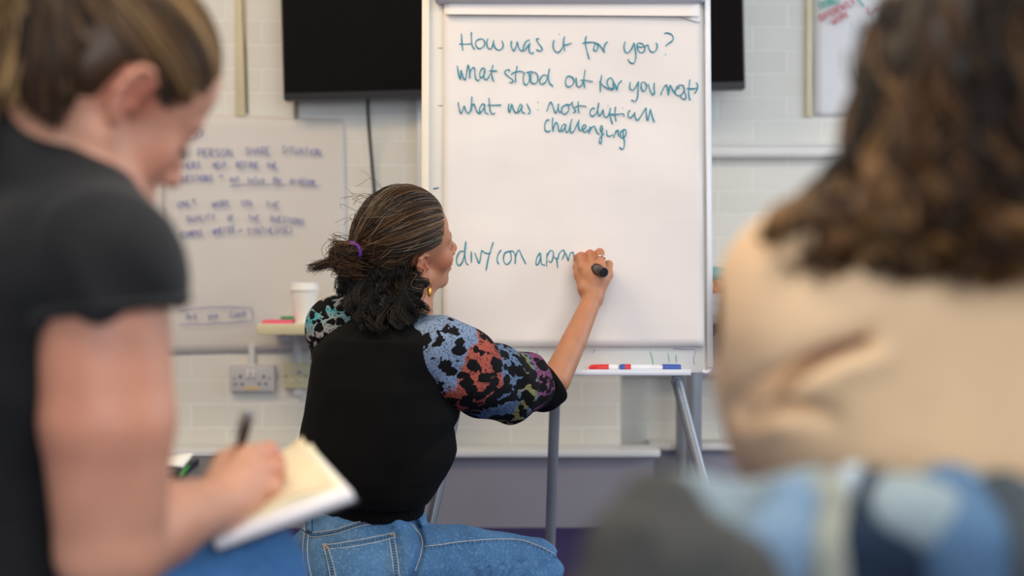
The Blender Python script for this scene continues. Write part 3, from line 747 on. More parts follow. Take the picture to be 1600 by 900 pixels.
L2 += S(870, 90, k4, [(160,205),(115,205),(95,260),(110,310),(150,312),(185,275),(180,225),(150,203)], [(210,215),(215,290),(235,318),(270,300),(300,230)], [(310,130),(295,240),(303,330)], [(260,245),(330,248),(395,262)],
 [(490,185),(475,280),(475,375)], [(462,258),(500,300),(560,335),(610,330)], [(610,300),(625,330),(590,345),(550,290),(555,240),(590,220),(615,260),(612,310)], [(615,260),(640,310),(655,350),(670,290),(710,245)],
 [(800,262),(793,320),(810,350),(840,345),(870,300),(890,260),(885,330),(880,420),(860,470),(830,472),(812,455)], [(945,262),(920,280),(920,330),(945,365),(970,340),(975,295),(950,262)],
 [(995,285),(1010,340),(1040,400),(1060,380),(1060,270)], [(1060,270),(1058,340),(1068,395)], [(1130,408),(1150,350),(1190,295),(1205,340),(1213,410)], [(1213,410),(1225,330),(1235,300),(1260,350),(1290,395)],
 [(1340,325),(1295,345),(1290,390),(1330,415),(1375,380),(1385,330),(1350,295),(1295,325)], [(1375,295),(1385,350),(1405,420),(1395,448),(1365,445),(1345,415)], [(1448,235),(1435,350),(1440,430),(1450,462)],
 [(1415,335),(1480,338),(1525,330)], [(1510,272),(1530,290),(1525,350),(1490,395)])
L3 = S(700, 140, 10, [(160,195),(170,270),(190,355),(215,360),(240,290),(255,260),(275,320),(305,365),(335,355),(358,290),(375,105)], [(375,105),(368,230),(362,340)], [(362,340),(375,260),(405,225),(425,270),(450,340),(490,370),(525,350)],
 [(570,225),(530,230),(495,300),(500,350),(530,335),(570,270),(575,225)], [(575,225),(570,300),(590,365),(635,375)], [(640,125),(648,230),(660,330),(695,382),(738,362)], [(615,243),(720,242),(835,240)],
 [(955,215),(945,280),(955,355),(970,340),(990,260),(1000,225),(1020,300),(1055,360),(1085,360)], [(1140,220),(1105,280),(1090,350),(1115,340),(1150,270),(1160,240),(1150,310),(1170,360),(1205,362)], [(1235,215),(1250,260),(1280,330),(1275,368),(1245,372)])
L3 += dot(700, 140, 10, 1402, 190) + dot(700, 140, 10, 1400, 308)
L3 += S(840, 140, 8, [(115,272),(140,200),(165,155),(185,190),(205,250),(225,292),(250,250),(262,175)], [(262,175),(258,230),(275,280),(300,270)], [(345,190),(305,230),(310,290),(345,305),(385,265),(390,215),(365,185),(340,200)],
 [(365,185),(400,190),(440,150)], [(440,150),(430,180),(460,240),(475,275),(440,290)], [(510,145),(508,220),(518,295)], [(465,225),(520,200),(615,210)],
 [(720,240),(690,230),(660,270),(660,315),(690,330),(730,300),(755,240),(765,160)], [(765,160),(752,250),(765,320),(790,310),(820,245)], [(820,245),(825,310),(850,345),(885,325),(905,260)], [(910,225),(905,300),(920,380),(938,432)],
 [(975,212),(968,300),(975,360),(982,398)], [(885,305),(970,310),(1070,302),(1080,335)], [(1160,258),(1135,285),(1135,335),(1165,350),(1200,315),(1215,280)], [(1215,280),(1220,340),(1245,380),(1280,350),(1340,250),(1360,225)],
 [(1360,225),(1360,300),(1375,385),(1395,320),(1412,240)], [(1412,240),(1430,320),(1462,410)])
L3 += dot(840, 140, 8, 878, 195) + dot(840, 140, 8, 1062, 222)
L4 = S(840, 140, 8, [(150,378),(115,385),(90,440),(95,505),(125,525),(165,510)], [(190,350),(185,440),(192,525)], [(192,525),(205,460),(235,410),(255,450),(265,510),(290,525)], [(345,425),(310,450),(295,500),(315,515),(345,460),(355,430)], [(355,430),(345,490),(365,535),(390,510)],
 [(390,510),(430,365)], [(430,365),(410,450),(410,520),(430,540),(460,510)], [(460,510),(520,375)], [(520,375),(510,440),(525,510),(550,500)], [(550,500),(585,490),(605,450),(580,440),(560,480),(575,525),(610,525),(635,500)],
 [(660,460),(650,500),(640,550)], [(640,550),(665,490),(705,455),(725,490),(745,540),(780,560)], [(815,465),(795,450),(785,490),(795,530),(815,500),(812,470)], [(812,470),(805,540),(800,640),(785,675),(772,650),(785,600),(830,545)],
 [(865,500),(865,550),(880,580),(915,578),(945,560)], [(985,505),(965,560),(948,602)], [(948,602),(975,540),(1005,505),(1010,560),(1035,590)], [(1080,500),(1040,530),(1040,590),(1075,600),(1105,560),(1105,510),(1075,492)], [(1075,492),(1070,560),(1085,650),(1080,720),(1050,745),(1022,715)])
L5 = S(700, 370, k7, [(180,165),(140,165),(105,220),(98,290),(125,325),(160,290),(190,190),(203,50)], [(203,50),(190,190),(205,290),(230,320)], [(265,165),(265,295)], [(305,180),(330,250),(355,300),(375,200),(385,150)], [(385,150),(420,180),(460,190),(490,180)],
 [(515,60),(485,150),(455,260),(432,385)], [(605,148),(570,200),(558,270),(580,312)], [(690,165),(650,180),(630,240),(645,300),(680,310),(715,265),(715,195),(690,165),(640,190)], [(690,165),(740,165),(765,220),(763,310)], [(763,310),(770,220),(805,150),(840,220),(885,310)],
 [(1045,180),(1010,240),(1000,310),(1025,310),(1050,240),(1050,180)], [(1050,180),(1055,250),(1065,310),(1105,322)], [(1125,185),(1120,340)], [(1120,230),(1160,160),(1195,170),(1195,230),(1170,290),(1140,270)],
 [(1205,230),(1235,260),(1245,355)], [(1245,260),(1265,190),(1310,150),(1325,190),(1295,260)], [(1340,185),(1365,280)], [(1365,280),(1385,200),(1420,175),(1430,230),(1460,285),(1495,292)])
def words(strokes, gap=.0105):
    """gather the strokes of a line into its written words"""
    it = sorted(strokes, key=lambda s: s[:, 0].min()); out = []; hi = -9
    for s in it:
        if s[:, 0].min() > hi + gap: out.append([])
        out[-1].append(s); hi = max(hi, s[:, 0].max())
    return out
for ln in (L1, L2, L3, L4, L5):
    for wd in words(ln): ribbon_strokes('written_word', wd, .00155, BN, M_ink_teal, pad)

# pens lying on the tray
def tray_pt(px, off=.028): 
    q = onb(px, 583, off); q = BO + BU * ((q - BO) @ BU) + BV * (tz + .0065) + BN * off; return q
M_red = simple('red_plastic', '#d8232b', .35); M_blue = simple('blue_plastic', '#2c4fa8', .35); M_wht = simple('white_plastic', '#e9e9ee', .35)
a, c, d = tray_pt(920, .03), tray_pt(951, .03), tray_pt(966, .03)
mk = empty('marker_pen', a - BV * .0085, 'short red-capped marker lying on the flip chart tray', 'pen')
b = MB(); e_ = (c - a) / np.linalg.norm(c - a); b.lathe([(.004, 0), (.008, .006), (.009, .03), (.009, np.linalg.norm(c - a))], a, e_, 20); b.build('cap', M_red, mk)
b = MB(); b.lathe([(.0085, 0), (.0085, np.linalg.norm(d - c) - .002), (.006, np.linalg.norm(d - c))], c, e_, 20); b.build('barrel', M_wht, mk)
a = tray_pt(968, .03); p1 = tray_pt(976, .03); p2 = tray_pt(985.5, .03); p3 = tray_pt(1035, .03); p4 = tray_pt(1064, .03)
mk = empty('marker_pen', a - BV * .0085, 'white marker pen with blue cap and red band lying on the flip chart tray', 'pen')
ln = lambda u, v: float(np.linalg.norm(v - u))
b = MB(); b.lathe([(.006, 0), (.0092, .002), (.0092, ln(a, p1))], a, e_, 20); b.build('end_plug', M_blue, mk)
b = MB(); b.lathe([(.0094, 0), (.0094, ln(p1, p2))], p1, e_, 20); b.build('red_band', M_red, mk)
b = MB(); b.lathe([(.0092, 0), (.0085, ln(p2, p3) * .6), (.0075, ln(p2, p3))], p2, e_, 20); b.build('barrel', M_wht, mk)
b = MB(); b.lathe([(.0088, 0), (.0092, .004), (.0088, ln(p3, p4) - .002), (.007, ln(p3, p4))], p3, e_, 20); b.build('cap', M_blue, mk)
# ================================================================== PEOPLE: shared builders
def rotM(fwd_yaw, pitch_up, roll_right):
    """columns: forward, left, up of a head turned to yaw (0 = +x, 90 = away), tipped up, rolled towards its right shoulder"""
    cy, sy = math.cos(fwd_yaw), math.sin(fwd_yaw)
    f = np.array([cy * math.cos(pitch_up), sy * math.cos(pitch_up), math.sin(pitch_up)])
    l = np.array([-sy, cy, 0.0]); u = np.cross(f, l)
    cr, sr = math.cos(roll_right), math.sin(roll_right)
    l2 = l * cr + u * sr; u2 = u * cr - l * sr
    return np.stack([f, l2, u2], 1)

def head_ops(f, O, R, nb, nr=.052, ear_scale=1.0):
    """head around O (midpoint between the ears) with axes R; nb = base of the neck"""
    W = lambda x, y, z: O + R @ np.array([x, y, z])
    f.cap(W(-.028, 0, -.035), nb, nr, nr * 1.1, k=.035)
    f.ell(W(.003, 0, .043), (.092, .073, .080), R, k=.02); f.ell(W(-.035, 0, .028), (.062, .066, .064), R, k=.03)
    f.ell(W(.045, 0, .045), (.049, .058, .056), R, k=.02); f.ell(W(.048, 0, -.012), (.045, .055, .066), R, k=.02)
    f.ell(W(.043, 0, -.062), (.044, .045, .038), R, k=.02); f.ell(W(.079, 0, -.090), (.018, .020, .016), R, k=.02)
    for s in (-1, 1):
        f.ell(W(.066, s * .037, -.026), (.026, .022, .024), R, k=.02)
        f.cap(W(.006, s * .050, -.045), W(.07, s * .018, -.088), .017, .014, k=.02)
        f.cap(W(.083, s * .036, .021), W(.094, s * .008, .019), .010, .009, k=.015)
    for s in (-1, 1):
        f.ell(W(.101, s * .032, .002), (.014, .017, .011), R, k=.012, op='s')
        f.ell(W(.0805, s * .032, .002), (.0135, .0145, .0125), R, k=.004)
    f.cap(W(.095, 0, .012), W(.116, 0, -.024), .0075, .0095, k=.012); f.ell(W(.118, 0, -.030), (.0105, .0105, .009), R, k=.008)
    for s in (-1, 1): f.ell(W(.107, s * .012, -.034), (.010, .0075, .0075), R, k=.007)
    f.ell(W(.086, 0, -.056), (.018, .027, .022), R, k=.015)
    f.ell(W(.1015, 0, -.0595), (.0085, .020, .0055), R, k=.005); f.ell(W(.099, 0, -.0705), (.009, .0175, .0065), R, k=.005)
    f.ell(W(.112, 0, -.0645), (.010, .022, .0012), R, k=.004, op='s')
    for s in (-1, 1):
        e = lambda x, y, z: W(-.004 + x * ear_scale, s * (.072 + y * ear_scale), -.004 + z * ear_scale)
        ax = R.copy(); t = .42 * s
        f2, l2 = R[:, 0] * math.cos(t * 1) + R[:, 1] * math.sin(-t), None
        Re = np.stack([R[:, 0] * math.cos(.45) - s * R[:, 1] * math.sin(.45), s * R[:, 1] * math.cos(.45) + R[:, 0] * math.sin(.45), R[:, 2]], 1)
        f.ell(e(-.004, .006, .0), (.0165, .005, .027), Re, k=.006)
        rim = [e(.010, .001, .008), e(.009, .006, .024), e(-.002, .010, .031), e(-.014, .014, .027), e(-.020, .015, .012), e(-.019, .013, -.004), e(-.012, .009, -.018), e(-.004, .006, -.027)]
        f.chain(rim, [.0035, .0042, .0045, .0045, .0042, .004, .0042, .0062], k=.004)
        f.ell(e(.002, .004, -.028), (.0075, .0045, .008), R, k=.006)
        f.ell(e(-.004, .015, -.002), (.009, .008, .014), Re, k=.004, op='s')
        f.cap(e(-.012, .012, .016), e(-.006, .008, -.012), .0028, .003, k=.003); f.ell(e(.009, .004, -.006), (.004, .004, .006), R, k=.004)
    return W

def skin(name, col, red, rough=.5):
    m = Mat(name, col, rough)
    c = m.coord()
    a = m.ramp(m.noise(28, 4, c), [(.3, tuple(v * .92 for v in m.col)), (.7, tuple(min(1, v * 1.06) for v in m.col))])
    r = rgb(red)
    m.base(m.mix(m.attr('flush'), a, r))
    m.b.inputs['Subsurface Weight'].default_value = .12; m.b.inputs['Subsurface Radius'].default_value = (.012, .005, .003); m.b.inputs['Subsurface Scale'].default_value = .6
    m.bump(m.noise(420, 2, c), .12, .001)
    return m.m
def flush(me, spots, base=0.0):
    V = verts_np(me); v = np.full(len(V), base)
    for c, r, a in spots: v = np.maximum(v, a * np.exp(-(((V - np.asarray(c)) ** 2).sum(1)) / (r * r)))
    fattr(me, 'flush', v)

def cloth(name, col, var=.12, weave=900, rough=.85, bump=.4, scale=12):
    m = Mat(name, col, rough, spec=.25); c = m.coord()
    a = m.ramp(m.noise(scale, 4, c), [(.3, tuple(v * (1 - var) for v in m.col)), (.7, tuple(min(1, v * (1 + var)) for v in m.col))])
    m.base(a); m.bump(m.noise(weave, 2, c), bump, .001)
    m.b.inputs['Sheen Weight'].default_value = .08
    return m.m
def denim(name, col, pale, dark):
    m = Mat(name, col, .85, spec=.2); c = m.coord()
    mp = m.n('ShaderNodeMapping'); mp.inputs['Scale'].default_value = (900, 900, 260); mp.inputs['Rotation'].default_value = (.4, .3, .6); m.l(c, mp.inputs[0])
    t = m.noise(1.0, 2, mp.outputs[0])
    a = m.ramp(m.noise(9, 4, c), [(.25, dark), (.5, col), (.8, pale)])
    b = m.mix(.45, a, m.ramp(t, [(.35, dark), (.65, pale)]))
    sp = m.n('ShaderNodeTexNoise'); sp.inputs['Scale'].default_value = 140; sp.inputs['Detail'].default_value = 4; m.l(c, sp.inputs['Vector'])
    b = m.mix(m.math('MULTIPLY', m.math('GREATER_THAN', sp.outputs['Fac'], .58), .30), b, pale)
    m.base(b); m.bump(t, .35, .001)
    return m.m
def hairmat(name, stops, rough=.42):
    m = Mat(name, '#3a2a1e', rough, spec=.35)
    m.base(m.ramp(m.attr('strand'), stops)); return m.m

def finger(f, pts, r, k=.005):
    f.chain(pts, r, k=k)

def shoe(name, heel, toe, par, mat, sole):
    heel = np.array(heel, float); toe = np.array(toe, float)
    d = toe - heel; d2 = d / np.linalg.norm(d); up = np.array([0, 0, 1.0]); side = np.cross(d2, up); side /= np.linalg.norm(side); up = np.cross(side, d2)
    R = np.stack([d2, side, up], 1)
    f = Field(); f.ell(heel + up * .03, (.045, .036, .045), R, k=.02); f.ell(heel + d * .5 + up * .026, (.08, .038, .036), R, k=.03); f.ell(toe - d2 * .03 + up * .02, (.06, .043, .026), R, k=.02); f.cap(heel + up * .05, heel + up * .085 + d2 * .01, .036, .036, k=.02)
    o = link(name, f.mesh(name, .005), mat, par)
    g = Field(); g.box((heel + toe) / 2 - d2 * .0, (np.linalg.norm(d) / 2 + .045, .040, .011), R, rad=.010)
    link('sole', g.mesh('sole', .005), sole, o)
    return o
M_shoe = simple('black_shoe', '#1c1c1f', .5); M_sole = simple('white_sole', '#d5d2cc', .6)
M_nail = simple('finger_nail', '#e0b5a4', .3)
M_lash = simple('dark_lash', '#1d1512', .6)
M_gold = simple('gold', '#d9a24a', .28, .9, var=.04)
# ================================================================== THE WOMAN WRITING ON THE FLIP CHART
S_HAND = [None]
def build_writer():
    skin_m = skin('olive_skin', '#b67c5a', '#b0563f')
    hy, hp, hr = math.radians(32), math.radians(17), math.radians(22)
    R = rotM(hy, hp, hr)
    ear = P(664, 415, 3.05); O = ear + R[:, 1] * .074 + R[:, 2] * .004
    nb = P(610, 505, 3.13)
    facing = math.radians(46)
    # --- joints
    shR = P(692, 545, 3.01); elR = P(868, 594, 3.235); wrR = P(926, 466, 3.375)
    shL = P(540, 525, 3.21)
    hipR = P(602, 900, 3.02); kneeR = P(834, 884, 3.17)
    hipL = P(515, 905, 3.16); kneeL = np.array([-.30, 3.47, .08])
    ankR = np.array([-.20, 2.98, .115]); ankL = np.array([-.36, 3.12, .10])
    elL = P(592, 690, 3.34); wrL = P(632, 790, 3.30)
    # --- body: one continuous surface
    f = Field()
    W = head_ops(f, O, R, nb, .050)
    f.cap(W(.012, 0, -.052), P(645, 512, 3.11), .042, .046, k=.03)
    tz = [.16, .25, .34, .46, .58, .68, .75, .80]
    def tc(y, x): p = P(x, y, 3.10); return (p[2], p[0], p[1])
    lv = sorted([tc(905, 565), tc(850, 568), tc(790, 565), tc(720, 578), tc(640, 596), tc(570, 600), tc(520, 604), tc(492, 606)])
    zs = [l[0] for l in lv]; cs = [(l[1], l[2]) for l in lv]
    f.loft(zs, cs, [.12, .13, .115, .12, .145, .155, .12, .06], [.10, .105, .09, .09, .10, .10, .08, .055], facing, k=.04)
    f.cap(shR, nb, .046, .046, k=.03); f.cap(shL, nb, .055, .05, k=.05)
    f.chain([shR, elR + np.array([-.01, 0, -.008])], [.048, .034], k=.01); f.chain([elR, elR * .55 + wrR * .45 + np.array([.002, 0, 0]), wrR], [.034, .0295, .0225], k=.004)
    f.chain([shL, elL], [.052, .040], k=.03); f.chain([elL, wrL], [.038, .025], k=.02)
    # left hand resting on the left thigh (hidden by the body)
    hd = (kneeL * .3 + hipL * .7 + np.array([.10, .1, .06]) - wrL); hd /= np.linalg.norm(hd)
    f.ell(wrL + hd * .045, (.045, .038, .018), None, k=.02)
    side = np.cross(hd, [0, 0, 1.0]); side /= np.linalg.norm(side)
    for i, (o_, L_) in enumerate(((-.027, .062), (-.009, .072), (.009, .068), (.027, .052))):
        a = wrL + hd * .075 + side * o_; b_ = a + hd * L_ * .55; c_ = b_ + hd * L_ * .4 - np.array([0, 0, .02])
        f.chain([a, b_, c_], [.009, .008, .007], k=.006)
    a = wrL + hd * .03 - side * .035; f.chain([a, a + hd * .03 - side * .018, a + hd * .055 - side * .02], [.011, .009, .008], k=.008)
    # right hand gripping the pen
    mcp = PP([(911, 419, 3.392), (926, 418, 3.392), (939, 416, 3.385), (950, 429, 3.392)])
    pip = PP([(908, 401, 3.430), (922, 397, 3.418), (937, 395, 3.412), (951, 413, 3.418)])
    dip = PP([(903, 403, 3.452), (914, 403, 3.448), (929, 404, 3.442), (946, 416, 3.442)])
    tip = PP([(903, 410, 3.462), (911, 412, 3.462), (923, 414, 3.455), (939, 426, 3.452)])
    for m_ in mcp: f.cap(wrR, m_, .019, .0125, k=.012)
    f.ell((wrR + mcp[1] + mcp[2]) / 3 + np.array([.0, -.004, .0]), (.026, .014, .034), None, k=.012)
    for i in range(4):
        rr = [.0112, .0105, .0108, .0098][i]
        f.chain([mcp[i], pip[i], dip[i], tip[i]], [rr * 1.06, rr, rr * .9, rr * .8], k=.004)
    cmc, tm, ti, tt = PP([(914, 452, 3.378), (906, 430, 3.402), (903, 417, 3.430), (905, 409, 3.452)])
    f.chain([wrR, cmc, tm, ti, tt], [.018, .0165, .013, .0105, .0085], k=.008)
    # legs
    f.chain([hipR, hipR * .5 + kneeR * .5, kneeR], [.088, .070, .044], k=.02); f.chain([kneeR, kneeR * .55 + ankR * .45, ankR], [.042, .042, .03], k=.03)
    f.chain([hipL, kneeL], [.10, .055], k=.04); f.chain([kneeL, kneeL * .5 + ankL * .5, ankL], [.05, .048, .03], k=.03)
    pa, pc = P(904, 408.5, 3.476), P(944, 426, 3.335)
    f.cap(pa, pc + (pc - pa) * .3, .0122, .0128, op='s', k=.003)
    f.cap(ankR, ankR + np.array([.10, .05, -.07]), .028, .024, k=.02); f.cap(ankL, ankL + np.array([-.09, -.05, -.05]), .028, .022, k=.02)
    me = f.mesh('person', .0028)
    flush(me, [(W(.098, 0, -.065), .013, .75), (W(.06, -.052, -.025), .028, .5), (W(.118, 0, -.03), .015, .6), (ear, .03, .65), (tip[0], .02, .4), (tip[2], .02, .4), (pip[1], .02, .45), (pip[2], .02, .45), (tt, .02, .4)])
    per = link('person', me, skin_m)
    tag(per, 'woman in black sweater with patterned sleeves crouching and writing on the flip chart', 'person')
    set_origin(per, (-.2, 3.15, 0))
    # --- face details
    for s in (-1, 1):
        pts = [W(.093, s * .014, .022), W(.0955, s * .026, .027), W(.091, s * .040, .026), W(.083, s * .048, .020)]
        b = MB(); b.tube(spline(pts, 6), np.interp(np.arange(19), [0, 6, 18], [.002, .0028, .001]), 8); b.build('eyebrow', M_lash, per)
        b = MB(); b.tube(spline([W(.092, s * .019, .001), W(.0955, s * .030, .0025), W(.090, s * .042, .001)], 6), .0011, 6); b.build('eyelashes', M_lash, per)
    ep = ear - R[:, 1] * -.0 + R @ np.array([.004, -.008, -.036])
    er = None
    b = MB(); b.lathe([(.0022, 0), (.0026, .002), (.0012, .004)], ep + np.array([0, -.004, -.001]), (0, -1, 0), 12); er = b.build('earring', M_gold, per); er['label'] = 'gold drop earring'
    b = MB(); b.tube([ep + np.array([0, -.006, 0]), ep + np.array([0, -.007, -.012])], .0008, 6); b.build('hook', M_gold, er)
    g = Field(); g.ell(ep + np.array([.0, -.007, -.023]), (.0048, .0016, .0115), None); link('drop', g.mesh('drop', .001), M_gold, er)
    d = (pip[2] - mcp[2]); d /= np.linalg.norm(d); c_ = mcp[2] * .45 + pip[2] * .55
    a1 = np.cross(d, [0, 1.0, 0]); a1 /= np.linalg.norm(a1); a2 = np.cross(d, a1)
    b = MB(); b.tube([c_ + .0118 * (math.cos(t) * a1 + math.sin(t) * a2) for t in np.linspace(0, 2 * math.pi, 33)], .0013, 8, caps=False); o = b.build('ring', simple('silver', '#cfcfd2', .25, .9), per); o['label'] = 'thin silver finger ring'

    # --- jeans
    DN = denim('blue_denim', '#3c6896', '#719cc4', '#254770')
    j = Field()
    jl = sorted([tc(930, 562), tc(880, 566), tc(845, 570), tc(810, 572), tc(770, 572)])
    jz = [l[0] for l in jl]; jc = [(l[1], l[2]) for l in jl]
    j.loft(jz, jc, [.14, .155, .152, .142, .135], [.13, .145, .138, .122, .112], facing, k=.05)
    j.ell(hipR + np.array([-.075, -.045, -.01]), (.10, .10, .10), None, k=.06); j.ell(hipL + np.array([-.03, 0, -.01]), (.10, .10, .10), None, k=.06)
    j.chain([hipR + np.array([.035, .0, .012]), hipR * .5 + kneeR * .5 + np.array([0, 0, .008]), kneeR], [.098, .090, .064], k=.012)
    j.chain([kneeR + np.array([0, 0, -.006]), kneeR * .55 + ankR * .45, ankR + np.array([.0, .0, .02])], [.060, .066, .052], k=.012)
    j.chain([hipL, kneeL + np.array([0, 0, .005])], [.10, .066], k=.05); j.chain([kneeL, ankL], [.062, .052], k=.02)
    kd = kneeR - hipR; kd /= np.linalg.norm(kd)
    def pl_xz(p, px_pts, Y):
        pts = np.array(PP([(x, y, Y) for x, y in px_pts]))[:, [0, 2]]; q = p[:, [0, 2]]; best = np.full(len(p), 9.0)
        for a_, b_ in zip(pts[:-1], pts[1:]):
            ab = b_ - a_; t_ = np.clip(((q - a_) @ ab) / (ab @ ab), 0, 1); best = np.minimum(best, np.linalg.norm(q - a_ - t_[:, None] * ab, axis=1))
        return best
    def jpost(p, d):
        n = .0035 * np.sin(p[:, 0] * 30 + p[:, 2] * 55 + 4 * vnoise(p, 7, 3)) * np.clip((p[:, 0] + .02) * 12, 0, 1)
        # creases fanning out behind the knee
        q = p - kneeR; ang = np.arctan2(q[:, 2] + .05, q[:, 0] + .10)
        rad_ = np.hypot(q[:, 0], q[:, 2]); fan = .0045 * np.sin(ang * 17 + 3 * vnoise(p, 9, 5)) * np.exp(-((rad_ - .07) / .06) ** 2) * (q[:, 2] < .03)
        cr = pl_xz(p, [(642, 812), (652, 830), (661, 848), (658, 870), (648, 894), (636, 915)], 3.0); br = pl_xz(p, [(622, 815), (634, 838), (642, 860), (636, 890)], 3.0)
        n = n + (.014 * np.exp(-(cr / .007) ** 2) - .007 * np.exp(-(br / .014) ** 2)) * (p[:, 1] < kneeR[1])
        return d + n + fan + .004 * vnoise(p, 18, 4) + .003 * vnoise(p, 45, 6)
    j.post = jpost
    jm = j.mesh('jeans', .0035)
    je = link('jeans', jm, DN, per)
    bv = BVHTree.FromPolygons([Vector(v) for v in verts_np(jm)], [tuple(p.vertices) for p in jm.polygons])
    camp = Vector((0, 0, CAM_Z))
    def surf(px, py, lift=.0015):
        d = Vector(ray(px, py)).normalized(); h = bv.ray_cast(camp, d)
        if h[0] is None: return None
        return np.array(h[0] + h[1] * lift)
    thr = simple('stitch_thread', '#b9b6b2', .7); seam = denim('denim_seam', '#3a628d', '#6f97bd', '#274768')
    def surfline(pts, lift=.001, n=7):
        out = [surf(x, y, lift) for x, y in spline(np.array(pts, float), n)]
        return [o for o in out if o is not None]
    def welt(name, pts, r, mat, par, lift=.001):
        s = surfline(pts, lift)
        if len(s) > 3:
            s = np.array(s); k = np.array([.25, .5, .25])
            for _ in range(2): s[1:-1] = .25 * s[:-2] + .5 * s[1:-1] + .25 * s[2:]
            b = MB(); b.tube(s, r, 6); return b.build(name, mat, par)
    wash = simple('dark_denim', '#22405f', .8, var=.1, scale=80)
    def pucker(name, pts, off, par, step=4.2, lift=.0032):
        sp = spline(np.array(pts, float), 12); seg = np.r_[0, np.cumsum(np.linalg.norm(np.diff(sp, axis=0), axis=1))]; st = []
        for q in np.arange(2, seg[-1] - 1, step):
            x = np.interp(q + random.uniform(-.8, .8), seg, sp[:, 0]); y = np.interp(q, seg, sp[:, 1])
            k_ = [surf(x + off[0] * e + random.uniform(-.5, .5), y + off[1] * e, lift) for e in (.22, .5, .78)]
            if all(v is not None for v in k_): st.append(np.array(k_))
        if st: tag(ribbon_strokes(name, st, .0012, (0.3, -1, .2), wash, par), kind='stuff')
    # yoke and centre seams, double stitched; belt loop; pocket; outer leg seam
    for nm, pts in (('yoke_seam', [(472, 824), (487, 832), (507, 831), (527, 827), (548, 820), (567, 814), (590, 811)]), ('centre_seam', [(484, 809), (483, 832), (481, 853), (482, 875), (487, 900), (490, 920)]),
                    ('leg_seam', [(664, 854), (690, 851), (710, 848), (740, 845), (770, 843), (800, 843), (818, 845), (838, 852), (856, 860), (873, 871)]), ('hip_crease_seam', [(640, 818), (650, 828), (659, 840), (660, 852), (656, 870), (648, 892)])):
        o = welt(nm, pts, .0010, thr, je)
        if nm == 'leg_seam': pucker('seam_pucker', pts, (0, 7), je, 6.5)
        if nm in ('yoke_seam', 'centre_seam'):
            off = (0, 7) if nm == 'yoke_seam' else (-7, 0)
            o2 = welt('stitch_line', [(x + off[0], y + off[1]) for x, y in pts], .0008, thr, je)
            # puckered ridge between the two stitch lines
            pucker('seam_pucker', pts, off, je)
            welt('felled_ridge', [(x + off[0] * .5, y + off[1] * .5) for x, y in pts], .0021, seam, je, .0004)
    # back pocket: a patch following the hip, top hem, two rows of thread
    pk = [(506, 851), (618, 832), (629, 935), (522, 945)]
    g = []
    for i in range(19):
        v = i / 18; row = []
        for k_ in range(19):
            u = k_ / 18; x = (pk[0][0] * (1 - u) + pk[1][0] * u) * (1 - v) + (pk[3][0] * (1 - u) + pk[2][0] * u) * v; y = (pk[0][1] * (1 - u) + pk[1][1] * u) * (1 - v) + (pk[3][1] * (1 - u) + pk[2][1] * u) * v
            row.append(surf(x, y, .0028))
        g.append(row)
    if all(c is not None for r_ in g for c in r_):
        b = MB(); b.quadgrid(g); po_ = b.build('back_pocket', DN, je, solid=.0022)
        for pts in ([(506, 852), (520, 852), (545, 848), (580, 841), (618, 833)], [(507, 860), (545, 857), (580, 850), (619, 841)], [(506, 852), (514, 885), (520, 920), (523, 944)], [(514, 858), (522, 885), (528, 920), (531, 943)], [(617, 833), (622, 870), (626, 905), (629, 934)], [(608, 840), (613, 870), (617, 905), (620, 934)]):
            welt('pocket_stitching', pts, .0009, thr, po_, .0036)
        for pts, off in (([(508, 852), (520, 852), (545, 848), (580, 841), (618, 833)], (0, 9)), ([(506, 856), (514, 885), (520, 920), (523, 944)], (9, -2)), ([(608, 842), (613, 870), (617, 905), (620, 934)], (9, 0))):
            pucker('seam_pucker', pts, off, po_, lift=.0045)
        for pts in ([(507, 853), (514, 859)], [(609, 836), (617, 838)]):
            welt('bar_tack', pts + [(pts[-1][0] + 2, pts[-1][1])], .0022, simple('rust_thread', '#a8876a', .7), po_, .0038)
    b = MB(); g = []
    for i in range(7):
        g.append([surf(481.5 + 7.5 * u, 804 + 28 * i / 6, .004) for u in (0, .33, .66, 1)])
    if all(c is not None for r_ in g for c in r_):
        b.quadgrid(g); b.build('belt_loop', seam, je, solid=.003)
    # shoes under the body
    shoe('shoe', ankR + np.array([-.03, -.015, -.075 + .02]), np.array([-.055, 3.055, .012]), per, M_shoe, M_sole)
    shoe('shoe', ankL + np.array([.02, .01, -.05 + .01]), np.array([-.50, 3.04, .012]), per, M_shoe, M_sole)

    # --- sweater
    K = Mat('black_knit', (.0042, .0041, .0043), .95, spec=.15); K.bump(K.noise(700, 2), .35, .001); K = K.m
    def rib(nm, axis):
        m = Mat(nm, (.0028, .0027, .003), .95, spec=.15); wv = m.n('ShaderNodeTexWave'); wv.inputs['Scale'].default_value = 60; wv.bands_direction = axis; m.l(m.coord(), wv.inputs['Vector']); m.bump(wv.outputs['Fac'], .6, .002); return m.m
    K_rib = rib('black_rib', 'X')
    s = Field()
    def row(y, l, r, Y=3.10):
        a, b_ = P(l, y, Y), P(r, y, Y); return (a[2], (a[0] + b_[0]) / 2, Y, (b_[0] - a[0]) / 2)
    sl = sorted([row(500, 566, 650), row(512, 535, 680), row(528, 508, 698), row(550, 488, 708), row(600, 480, 717), row(650, 475, 717), row(700, 466, 705), row(740, 459, 690), row(765, 458, 676), row(782, 466, 670)])
    zs = [a[0] for a in sl]; cs = [(a[1], a[2] - (0.02 if i > 6 else 0)) for i, a in enumerate(sl)]
    hx = np.array([a[3] for a in sl]); ratio = .74
    A_ = hx / math.sqrt(math.sin(facing) ** 2 + (ratio * math.cos(facing)) ** 2)
    s.loft(zs, cs, A_, A_ * ratio, facing, k=.03, pw=2.2)
